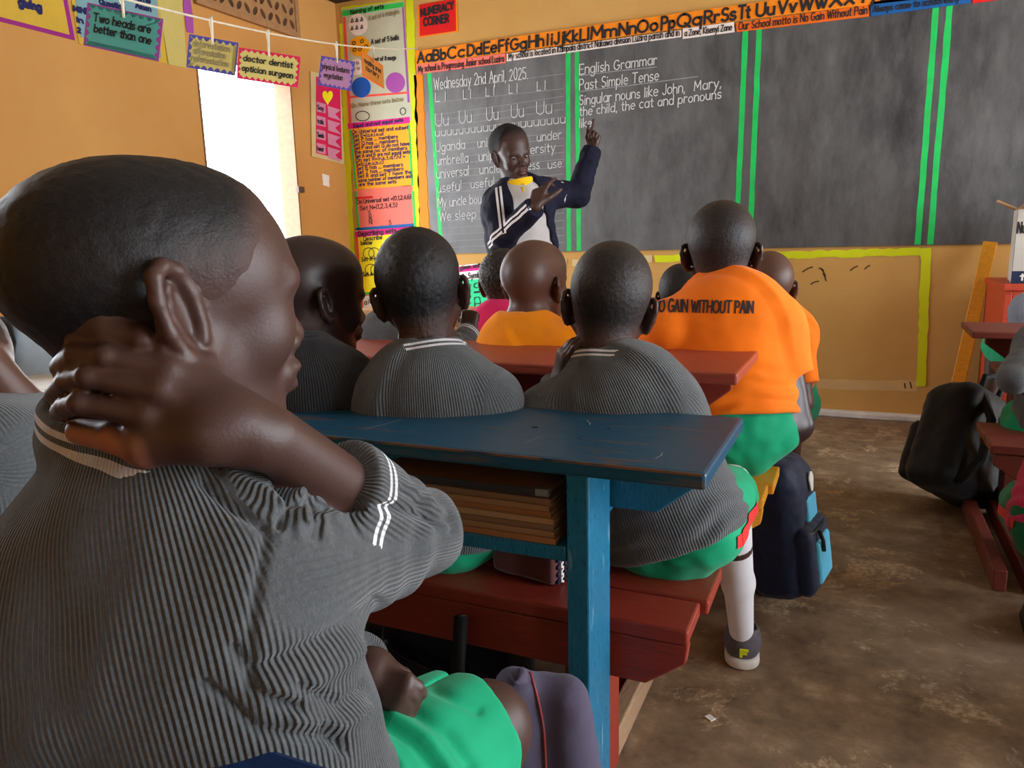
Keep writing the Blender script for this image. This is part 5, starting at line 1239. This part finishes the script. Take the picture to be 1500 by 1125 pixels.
# nearest boy, hand behind his neck
def nearest_boy():
    e = newperson((-.40, .40), 'boy nearest the camera in grey sweater with hand behind his neck', 'pupils on the benches')
    hd_R = rot(-20, -3, 0); s = 1.0
    c = at(284, 460, .462)-hd_R@np.array([.0725, -.004, 0])
    nb = at(216, 656, .545); pel = V3(-.385, .362, .56)
    shR = at(372, 836, .515); shL = at(165, 745, .72)
    elR = at(612, 784, .648); wrR = at(392, 640, .478)
    elL = at(430, 1000, .70); wrL = at(540, 985, .655)
    f = fdir(-12)
    legs = dict(hpR=at(440, 1255, .57), knR=at(712, 1066, .75), hpL=at(420, 1190, .69), knL=at(680, 1060, .90))
    for q in 'RL':
        k = legs['kn'+q]; legs['an'+q] = V3(k[0]-.02, k[1]-.03, .08); legs['to'+q] = V3(k[0]-.0, k[1]+.09, .03)
    J = joints(nb, shL, shR, pel, f, elL, elR, wrL, wrR, legs=legs); J['trap'] = .060; J['arm'] = dict(R=(.052, .023)); J['nk'] = V3(.16, -.02, 1); J['low'] = .34; J['nape'] = .004
    A = lambda x, y, z: at(x, y, z-.020)
    fing = [[(262, 530, .476), (209, 498, .466), (160, 490, .467), (126, 497, .476)], [(246, 543, .466), (154, 522, .458), (112, 526, .466), (88, 541, .480)],
            [(234, 572, .462), (130, 551, .458), (98, 560, .472), (79, 578, .492)], [(216, 608, .464), (118, 590, .462), (96, 597, .476), (86, 604, .492)]]
    rad = [(.0074, .0066, .0060, .0052), (.0080, .0068, .0064, .0056), (.0082, .0070, .0066, .0058), (.0084, .0070, .0064, .0056)]
    H = []
    for fi, (P, rr) in enumerate(zip(fing, rad)):
        P = [A(*p) for p in P]
        H.append((P_cone(wrR*.72+P[0]*.28, .0105, P[0], rr[0]), .008))
        for i in range(3): H.append((P_cone(P[i], rr[i], P[i+1], rr[i+1]), .003 if i == 0 else .0012))
        H.append((P_ell(P[1]+unit(CAM_P-P[1])*.002, [rr[1]*1.06]*3), .002))
    T = [A(300, 640, .470), A(214, 655, .470), A(168, 640, .478), A(116, 632, .492)]
    H += [(P_cone(wrR*.6+T[0]*.4, .016, T[0], .0145), .016), (P_cone(T[0], .0145, T[1], .0125), .010), (P_cone(T[1], .0120, T[2], .0098), .004), (P_cone(T[2], .0100, T[3], .0082), .003)]
    H += [(P_ell((A(250, 590, .469)+wrR)/2, [.024, .018, .018]), .02)]
    LW = [at(548, 985, .655), at(566, 1000, .655)]; LH = [(P_cone(LW[0], .017, LW[1], .017), .012)]
    for pts, r0 in (([(572, 988, .645), (597, 995, .640), (612, 1006, .645), (618, 1015, .65)], .0064), ([(572, 1001, .642), (594, 1008, .637), (606, 1018, .643), (606, 1025, .65)], .0064), ([(568, 1013, .640), (588, 1020, .636), (596, 1028, .642), (592, 1033, .65)], .0062), ([(564, 1022, .640), (580, 1030, .637), (586, 1036, .643), (580, 1040, .65)], .0058), ([(556, 982, .648), (578, 982, .652), (592, 988, .656), (600, 994, .658)], .0068)):
        PP = [at(*p) for p in pts]
        for k_ in range(3): LH.append((P_cone(PP[k_], r0*(1, .95, .88)[k_], PP[k_+1], r0*(.95, .88, .75)[k_]), .005 if k_ == 0 else .0015))
    left = dict(d=unit(at(606, 1008, .665)-wrL), nrm=V3(-.1, -.35, .9), side=-1, curl=(40, 45, 50, 55), thumb=(25, 15), size=.86)
    left['side'] = 1
    def line(amp, wd, *px): return (px, wd, amp)
    FO = [line(-.004, 8, (392, 770), (378, 850), (366, 930), (370, 985)), line(-.0065, 10, (378, 984), (420, 966), (480, 934), (548, 880)), line(.008, 17, (385, 1012), (445, 1000), (520, 950)),
          line(-.007, 9, (345, 950), (372, 1010), (432, 1036)), line(-.006, 8, (432, 1002), (500, 1034), (535, 1005)), line(.005, 10, (430, 1050), (500, 1060), (540, 1040)), line(-.005, 8, (300, 1000), (380, 1070), (500, 1085)), line(-.005, 7, (470, 1060), (505, 1100)),
          line(-.006, 9, (296, 702), (340, 738), (384, 768)), line(.006, 11, (335, 692), (385, 716), (420, 742)), line(-.007, 8, (408, 706), (424, 736), (412, 768)), line(.006, 9, (440, 722), (448, 760)), line(-.005, 7, (456, 728), (470, 760), (462, 785)),
          line(-.008, 8, (440, 735), (500, 742), (580, 746), (648, 762)), line(-.005, 5, (596, 716), (622, 736), (640, 768)), line(.004, 6, (612, 712), (640, 738), (652, 772)), line(-.004, 5, (630, 716), (656, 744), (660, 780))]
    body, sw = person(e, J, (c, hd_R, s, (1.0, .80, .82)), g=1.0, cuff_t=dict(R=.60), shorts_r=.92, h=.0022, hc=.0028, hand=dict(R=dict(prims=H), L=dict(prims=LH)), eyes=True, ear=1.06, splay=32, ribp=.0034, sleeve_k=.010, topmat=KNIT_N, hem=.085, neck_r=.047,
        collar_r=.062, collar_up=.006, collar_w=.016, extra_top=[(P_ell(at(140, 1025, .53), (.10, .09, .12)), .05)], folds=FO, short_folds=[line(-.006, 9, (556, 1052), (606, 1085), (640, 1130)), line(.005, 9, (575, 1050), (628, 1085), (660, 1130)), line(-.006, 9, (600, 1035), (655, 1072), (690, 1120)), line(.004, 10, (560, 1085), (590, 1130)), line(-.004, 8, (640, 1010), (700, 1040)), line(-.005, 8, (548, 1075), (575, 1120))], short_t=.90, shoes=SHOE_D, top_wr=.0042, hair=HAIR_F, hairkw=dict(T=.0024, h=.003, nape=.002), inflate=.014)
    bm_ = body.data; VV = np.zeros(len(bm_.vertices)*3); bm_.vertices.foreach_get('co', VV); VV = VV.reshape(-1, 3); NN = np.zeros(len(VV)*3); bm_.vertices.foreach_get('normal', NN); NN = NN.reshape(-1, 3)
    pt = np.full(len(VV), 9.)
    for i in (1, 2): pt = np.minimum(pt, seg_d(VV, T[i], T[i+1])[0])
    low = NN@unit(V3(.35, -.1, -.6)+.5*unit(CAM_P-T[1])); attr(bm_, 'palm', np.clip((.0150-pt)/.004, 0, 1)*np.clip(low*2.2+.35, 0, 1))
    # finger nails
    m = MB()
    for P, rr in list(zip(fing, rad)):
        a, b = A(*P[2]), A(*P[3]); d = unit(b-a); o = unit(unit(CAM_P-b)*.6+np.array([0, 0, .8])); o = unit(o-d*(o@d)); w = np.cross(d, o); r = rr[3]
        ctr = b+d*r*.15
        m.prism([ctr+d*r*.62*math.cos(t)+w*r*.5*math.sin(t)+o*r*(.93-.2*abs(math.sin(t))) for t in np.linspace(0, 2*math.pi, 12, endpoint=False)], o*.0006)
    m.build('fingernail', mat_plain('finger_nail', (.22, .10, .07, 1), .4), body)
nearest_boy()

def simple(label, sk, z, s, w, yaw, pitch, roll, nb, shL, shR, byaw, pelz=.56, back=.0, pel=None, group='pupils on the benches', J_kw=None, **kw):
    """a seated pupil placed by pixels: sk skull centre, nb neck base, shL/shR shoulder joints (each px, py, depth)"""
    SK = at(*sk, z) if len(sk) == 2 else at(*sk); NBp = at(*nb); L, R_ = at(*shL), at(*shR); f = fdir(byaw)
    mid = (L+R_)/2
    P = pel if pel is not None else V3(mid[0], mid[1], pelz)-f*back
    J = joints(NBp, L, R_, P, f, **(J_kw or {}))
    e = newperson(P, label, group)
    b, t = person(e, J, head_at(SK, s, w, yaw, pitch, roll), **kw)
    return e, J, b, t
# left of the blue desk: boy in charcoal sweater, profile
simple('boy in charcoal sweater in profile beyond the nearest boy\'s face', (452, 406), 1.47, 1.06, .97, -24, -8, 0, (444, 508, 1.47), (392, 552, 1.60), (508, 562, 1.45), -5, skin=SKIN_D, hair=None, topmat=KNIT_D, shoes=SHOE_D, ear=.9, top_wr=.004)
# middle pair behind the blue desk
simple('boy seen from behind in grey sweater, left of the pair behind blue desk', (611, 398), 1.42, 1.06, .99, 26, 0, -7, (630, 524, 1.41), (572, 588, 1.42), (718, 588, 1.39), 24, socks=WHITE_SOCK, shoes=SHOE_D, splay=38, ear=.95, ribp=.0046, hairkw=dict(noise_amp=.0014))
sh = dict(hpR=None)
elL = at(800, 640, 1.52)
WRL = at(822, 556, 1.47)
Jk = dict(elL=elL, wrL=WRL, g=1.0)
bl = at(985, 795, 1.40)
e5, J5, b5, t5 = simple('boy with left hand on cheek, grey sweater, right of the pair behind blue desk', (896, 417), 1.44, 1.06, .97, 16, -4, 7, (882, 540, 1.42), (802, 612, 1.42), (978, 606, 1.38), 10, pel=V3(bl[0]-.03, bl[1]+.02, .545), J_kw=dict(elL=elL, wrL=WRL, spread=.09, legs=dict(
    hpR=V3(bl[0]+.045, bl[1]+.0, .52), knR=V3(bl[0]+.06, bl[1]+.30, .50), anR=at(1088, 930, 1.87), toR=at(1085, 960, 2.02)*V3(1, 1, 0)+V3(0, 0, .03))), hand=dict(L=dict(d=V3(.25, -.35, .9), nrm=V3(-.75, -.5, -.1), side=1, curl=(20, 25, 30, 35), thumb=(30, 10))),
    extra_top=[(P_ell(at(985, 745, 1.39), (.116, .098, .100)), .05)], socks=WHITE_SOCK, shoes=SHOE_M, hair=HAIR_G, skin=SKIN, splay=34, ribp=.0046, hem=.062, shorts_r=.92, short_t=1.02, trim_mat=REDTRIM, inflate=.016)
# bright orange shirt
e6, J6, b6, t6 = simple('pupil in bright orange shirt lettered NO GAIN WITHOUT PAIN', (1057, 345), 1.92, 1.13, 1.0, 6, -3, 0, (1062, 424, 1.91), (974, 482, 1.89), (1136, 480, 1.88), 6, pel=V3(-.262, 1.90, .60), shorts_r=.86, top='tshirt', topmat=ORANGE, g=1.18, hair=HAIR_G, sleeve=.50, shoes=SHOE_D, splay=38, collar_r=.055, hem=-.005,
    J_kw=dict(elR=at(1168, 622, 1.86), wrR=at(1140, 632, 2.05), g=1.18), top_wr=.0022, skin=SKIN_D, inflate=.016, ear=.95)
simple('pupil with shaved head and golden orange shirt behind the red desk', (781, 396), 2.06, 1.08, .97, -8, 0, 0, (768, 472, 2.06), (738, 508, 2.12), (826, 508, 2.0), 15, top='tshirt', topmat=GOLD, skin=SKIN_W, hair=None, splay=30, shoes=SHOE_D)
simple('pupil in grey sweater with striped collar, mostly hidden by the boy in front', (606, 408), 2.25, 1.0, 1.0, 25, 0, 0, (580, 474, 2.25), (540, 504, 2.3), (646, 506, 2.22), 20, shoes=SHOE_D, J_kw=dict(elR=at(668, 520, 2.25), wrR=at(688, 484, 2.34)), hand=dict(R=dict(d=V3(-.1, .3, .7), nrm=V3(.2, -.9, .2), side=-1, curl=(70, 75, 80, 80), thumb=(40, 40))))
ROWS = mat_hair('cornrow_hair', (.016, .014, .014, 1), .5, 90)
simple('pupil with cornrow hair and pink shirt left of the shaved head', (738, 400), 2.62, 1.02, 1.0, 10, -5, 0, (734, 452, 2.62), (712, 478, 2.66), (772, 476, 2.55), 20, top='tshirt', topmat=PINK, hair=ROWS, hairkw=dict(T=.007, noise_amp=.003), shoes=SHOE_D, skin=SKIN_W, pelz=.54)
simple('pupil whose dark head top shows left of the orange shirt', (998, 420), 2.66, 1.04, 1.0, 10, 0, 0, (1000, 470, 2.66), (962, 500, 2.7), (1040, 500, 2.6), 10, top='tshirt', topmat=ORANGE, shoes=SHOE_D, pelz=.54)
simple('pupil with close shaved head partly hidden right of the orange shirt', (1126, 404), 2.46, 1.06, 1.0, 12, 0, 0, (1128, 452, 2.46), (1086, 492, 2.5), (1166, 492, 2.42), 8, top='tshirt', topmat=ORANGE, bottom=GREEN_D, hair=None, skin=SKIN_W, shoes=SHOE_D, J_kw=dict(elR=at(1176, 590, 2.40), wrR=at(1150, 600, 2.6)), sleeve=.72, pelz=.52)
# right column
rk = at(1530, 590, 2.25)
simple('pupil in grey sweater cut by right frame edge above the dark red bench', (1568, 400), 2.3, 1.05, 1.0, 5, 0, 0, (1570, 470, 2.3), (1518, 505, 2.33), (1620, 500, 2.25), 5, pel=at(1560, 635, 2.3), shoes=SHOE_D, socks=WHITE_SOCK, trim_mat=REDTRIM, J_kw=dict(elL=at(1484, 556, 2.25), wrL=at(1498, 540, 2.47), legs=dict(knL=at(1500, 610, 2.55), anL=at(1530, 730, 2.7), toL=at(1530, 730, 2.8)*V3(1, 1, 0)+V3(0, 0, .03))))
simple('pupil in pale sweater far at right frame edge by the cupboard', (1560, 380), 3.0, 1.05, 1.0, 20, 0, 0, (1550, 430, 3.0), (1506, 452, 3.0), (1585, 452, 2.95), 5, shoes=SHOE_D, topmat=mat_knit('pale_grey_knit', srgb(140, 150, 165)), J_kw=dict(elL=at(1492, 500, 3.05), wrL=at(1497, 468, 3.2)), pelz=.56)
kb = at(1560, 770, 1.72)
simple('pupil in green shorts with red stripe at lower right frame edge', (1640, 470), 1.7, 1.05, 1.0, 5, 0, 0, (1640, 560, 1.7), (1590, 600, 1.7), (1690, 600, 1.65), 8, pel=at(1590, 755, 1.62), bottom=GREEN_D, trim_mat=REDTRIM, shoes=SHOE_D, topmat=mat_knit('magenta_knit', srgb(200, 30, 100)), top_wr=.004, J_kw=dict(legs=dict(hpL=at(1548, 770, 1.62), knL=at(1503, 742, 1.86), anL=at(1530, 900, 1.95), toL=at(1520, 900, 2.05)*V3(1, 1, 0)+V3(0, 0, .03))))
# neighbour at the left frame edge
simple('child at left frame edge in grey sweater, forearm raised to the head', (-120, 520), .93, 1.0, 1.0, 0, -10, 0, (-90, 610, .93), (-150, 680, 1.02), (0, 660, .92), -5, pelz=.55, shoes=SHOE_D, top='tshirt', topmat=KNIT, sleeve=.9, J_kw=dict(elR=at(66, 630, 1.02), wrR=at(-40, 510, .93)), skin=SKIN_W)

# lettering on the orange shirt, laid onto the cloth
def shirt_text():
    me = t6.data; bv = BVHTree.FromPolygons([v.co[:] for v in me.vertices], [p.vertices[:] for p in me.polygons])
    a, b = at(957, 459, 1.80), at(1104, 459, 1.76); d = b-a; L = np.linalg.norm(d); u = d/L; v = V3(0, 0, 1); nrm = unit(np.cross(u, v))
    dirn = -nrm if (nrm@(CAM_P-a)) > 0 else nrm
    FINE[0] = .004; mb = MB(); scribe(mb, 'NO GAIN WITHOUT PAIN', a, u, v, -dirn, .026, .0042, width=L, slant=.14, wob=0, lift=.0010)
    FINE[0] = None; out = []
    for p in mb.v:
        h = bv.ray_cast(Vector(np.array(p)-dirn*.3), Vector(dirn)); q = h[0]+h[1]*float((np.array(p)-a)@(-dirn)) if h[0] is not None else Vector(p); out.append(tuple(q))
    mb.v = out; mb.build('lettering', mat_plain('dark_print', (.03, .02, .02, 1), .7), t6)
shirt_text()
# emblem on the trainer heel of the boy with hand on cheek
sh = [o for o in COL.objects if o.name.startswith('shoe') and o.parent == e5]
m = MB(); h = J5['anR']*V3(1, 1, 0); d = unit((J5['toR']-J5['anR'])*V3(1, 1, 0)); x = np.cross(d, [0, 0, 1])
o = h-d*.066+V3(0, 0, .062)
m.obox(o-x*.004, x*.0035, d*.003, V3(0, 0, .010)); m.obox(o+x*.004+V3(0, 0, .008), x*.009, d*.003, V3(0, 0, .0025)); m.obox(o+x*.003, x*.007, d*.003, V3(0, 0, .0022))
m.build('heel_mark', PC['lime'], sh[-1] if sh else e5)

# teacher
def teacher():
    z0 = 3.62; e = newperson(at(765, 350, z0), 'teacher in navy tracksuit top pointing at the grammar writing', 'teaching staff'); del e['group']
    sk = at(746, 213, z0); hd = head_at(sk, 1.13, .95, -128, -10, 8)
    nb = at(757, 270, z0+.02); f = fdir(-140)
    shR = at(733, 302, z0-.06); shL = at(800, 284, z0+.10)
    pel = V3(nb[0]+.03, nb[1], .92)
    elR = at(738, 346, z0-.05); wrR = at(783, 303, z0-.24)
    elL = at(846, 286, z0+.16); wrL = at(867, 219, z0+.22)
    r = np.cross(f, [0, 0, 1]); legs = {}
    for q, sg in (('L', -1), ('R', 1)):
        legs['hp'+q] = pel+r*sg*.10-V3(0, 0, .04); legs['kn'+q] = legs['hp'+q]*V3(1, 1, 0)+V3(0, 0, .48)+f*.02; legs['an'+q] = legs['hp'+q]*V3(1, 1, 0)+V3(0, 0, .08); legs['to'+q] = legs['an'+q]*V3(1, 1, 0)+f*.17+V3(0, 0, .03)
    J = joints(nb, shL, shR, pel, f, elL, elR, wrL, wrR, legs=legs)
    up = unit(at(878, 176, z0+.22)-wrL)
    hL = dict(d=up, nrm=unit(V3(.2, .9, .1)), side=1, curl=(2, 75, 80, 80), thumb=(30, 40)); hR = dict(d=unit(at(797, 258, z0-.22)-wrR), nrm=unit(V3(-.2, -.9, .3)), side=1, curl=(15, 28, 42, 52), thumb=(40, 10), size=1.12)
    TEE = mat_cloth('pale_grey_jersey', srgb(190, 186, 184)); YEL = mat_cloth('yellow_collar', srgb(246, 196, 20)); NAVYJ = mat_stripes()
    body, tee = person(e, J, hd, g=1.27, skin=SKIN, hair=mat_hair('teacher_hair', (.004, .0036, .0036, 1), .85, 120), hairkw=dict(T=.016, h=.005, line=[(-.2, -.066), (-.08, -.05), (-.04, -.03), (-.012, .012), (.012, .03), (.03, .03), (.04, .06), (.055, .080), (.2, .092)]), top='tshirt', topmat=TEE, bottom=None, hand=dict(L=hL, R=hR), eyes=True,
                       shoes=SHOE_D, sleeve=.5, inflate=.012, hem=.06, collar_r=.056, neck_r=.058, h=.0055, hc=.007)
    # face details
    c, R, s, w = hd
    mb = MB(); me = npmesh('lips', *blend([(P_ell(c+R@(V3(0, .0965, -.046)*s), V3(.019, .009, .0052)*s, R), .003), (P_ell(c+R@(V3(0, .0945, -.060)*s), V3(.016, .009, .006)*s, R), .003)], .0025, None, 1)); link('lips', me, body, LIP)
    for q in (-1, 1):
        mb = MB(); mb.tube([c+R@(V3(q*(.012+.032*t)*wide(w), .088-.012*t*t-.006*t, .021+.006*math.sin(t*2.4))*s) for t in np.linspace(0, 1, 7)], [.002, .0032, .0034, .0032, .003, .0025, .0015], 6); mb.build('eyebrow', HAIR, body, 0, True)
    # yellow collar
    nk = unit((c+R@V3(0, -.026, -.02))-nb); cp = nb+nk*.012
    def cpost(fd): fd.cut(P_cone(cp-nk*.03, .050, cp+nk*.08, .056), .004); fd.cut(P_cone(cp+f*.09-V3(0, 0, .05), .016, cp+f*.05+V3(0, 0, .05), .022), .004)
    V, Q = blend([(P_ring(cp-nk*.014+f*.012, unit(nk+f*.35), .074, .008, 3.0), .01)], .004, cpost, 1); link('collar', npmesh('collar', V, Q), tee, YEL)
    m = MB(); a = cp+f*.075-V3(0, 0, .012); ctr = [a+f*(.028+.07*t-.03*t*t)-V3(0, 0, .02+.16*t) for t in np.linspace(0, 1, 6)]; m.tube(ctr, [.009, .007, .006, .005, .004, .003], 6); m.build('placket', YEL, tee, 0, True)
    # jacket
    g = 1.27; i = .026; sp = unit(nb-pel); lat = np.cross(f, V3(0, 0, 1))
    T = torso_prims(J, g, i)+[(P_flat(pel-sp*.06, .120*g+i, J['wai'], .106*g+i, f, .8), .04)]
    ARM = {q: arm_prims(J, q, g, i*.85, ks=.03)+[(P_cone(J['wr'+q]-unit(J['wr'+q]-J['el'+q])*.05, .034*g, J['wr'+q]+unit(J['wr'+q]-J['el'+q])*.03, .028*g), .01)] for q in 'LR'}
    T += [(P_ring(cp-nk*.012, nk, .078, .012, 1.7), .02)]
    def jpost(fd):
        fd.plane(pel-sp*.10, -sp)
        for t in np.linspace(0, 1, 9):       # the open front, wider towards the hem
            p = nb+(pel-sp*.16-nb)*t-lat*.05*t; wd = .066+.05*t
            fd.cut(P_box(p+f*.22, (wd, .17, .07), np.stack([lat, f, np.cross(lat, f)], 1), .02), .01)
        fd.cut(P_cone(cp-nk*.02, .066, cp+nk*.09, .075), .008)
        for q in 'LR':
            b = Field(fd.lo, fd.lo, fd.h); b.lo, b.n = fd.lo, fd.n; b.v = np.full(fd.n, FAR, np.float32)
            for pr, k in ARM[q]: b.add(pr, k)
            b.plane(J['wr'+q], unit(J['wr'+q]-J['el'+q])); k = .025
            t = np.clip(.5+.5*(fd.v-b.v)/k, 0, 1); fd.v = fd.v+(b.v-fd.v)*t-k*t*(1-t)*(np.maximum(fd.v, b.v) < .06)
    jf = Field(np.min([x[0][1] for x in T+ARM['L']+ARM['R']], 0), np.max([x[0][2] for x in T+ARM['L']+ARM['R']], 0), .006)
    for pr, k in T: jf.add(pr, k)
    jpost(jf); V, Q = jf.mesh(1); N = vnormals(V, Q)
    V = V+N*(fnoise(V, 14, .006, 3)+fnoise(V, 32, .004, 8))[:, None]
    me = npmesh('jacket', V, Q)
    best = np.full(len(V), .09)
    for p0, p1, ref in ((shR, elR, 0), (elR, wrR, 0), (shL, elL, 0)):
        dd, t = seg_d(V, p0, p1); u = unit(p1-p0); out = unit(CAM_P-p0)+V3(0, 0, .35)-f*.15; e1 = unit(out-u*(out@u)); e2 = np.cross(u, e1); rel = V-p0-np.outer((V-p0)@u, u)
        x = rel@e2; side = rel@e1; m = (dd < .10) & (side > .01) & (t > -.15) & (t < .999); 
        if p0 is shL: m &= False
        best[m] = np.where(np.abs(x[m])+.002 < best[m], np.abs(x[m]-.0)+.0005, best[m])
    attr(me, 'band', best); attr(me, 'rib', np.zeros(len(V)))
    link('jacket', me, e, NAVYJ)
    # trousers
    S = [(P_flat(pel, .125*g, pel+sp*.08, .11*g, f, .82), .03)]
    for q in 'LR': S += [(P_cone(J['hp'+q], .078*g, J['kn'+q], .062*g), .03), (P_cone(J['kn'+q], .062*g, J['an'+q], .052*g), .02)]
    V, Q = blend(S, .008, lambda fd: fd.plane(V3(0, 0, .05), V3(0, 0, -1)), 1); V += vnormals(V, Q)*fnoise(V, 14, .006)[:, None]
    link('trousers', npmesh('trousers', V, Q), e, NAVY_D)
def mat_stripes():
    t = NT('navy_tracksuit'); t.set(Roughness=.8); t.b.inputs['Specular IOR Level'].default_value = .2
    band = t.n('ShaderNodeAttribute', attribute_name='band').outputs['Fac']
    m = t.ramp(t.math('MULTIPLY', band, 20), [(0, (0, 0, 0)), (.10, (1, 1, 1)), (.32, (0, 0, 0))], 'CONSTANT')
    f = t.noise(10, 3); t.color(t.mix(m, t.ramp(f, [(.3, srgb(18, 19, 36)), (.7, srgb(28, 29, 50))]), (.8, .8, .82, 1))); t.bump(t.noise(500, 2), .2, .001)
    return t.m
teacher()
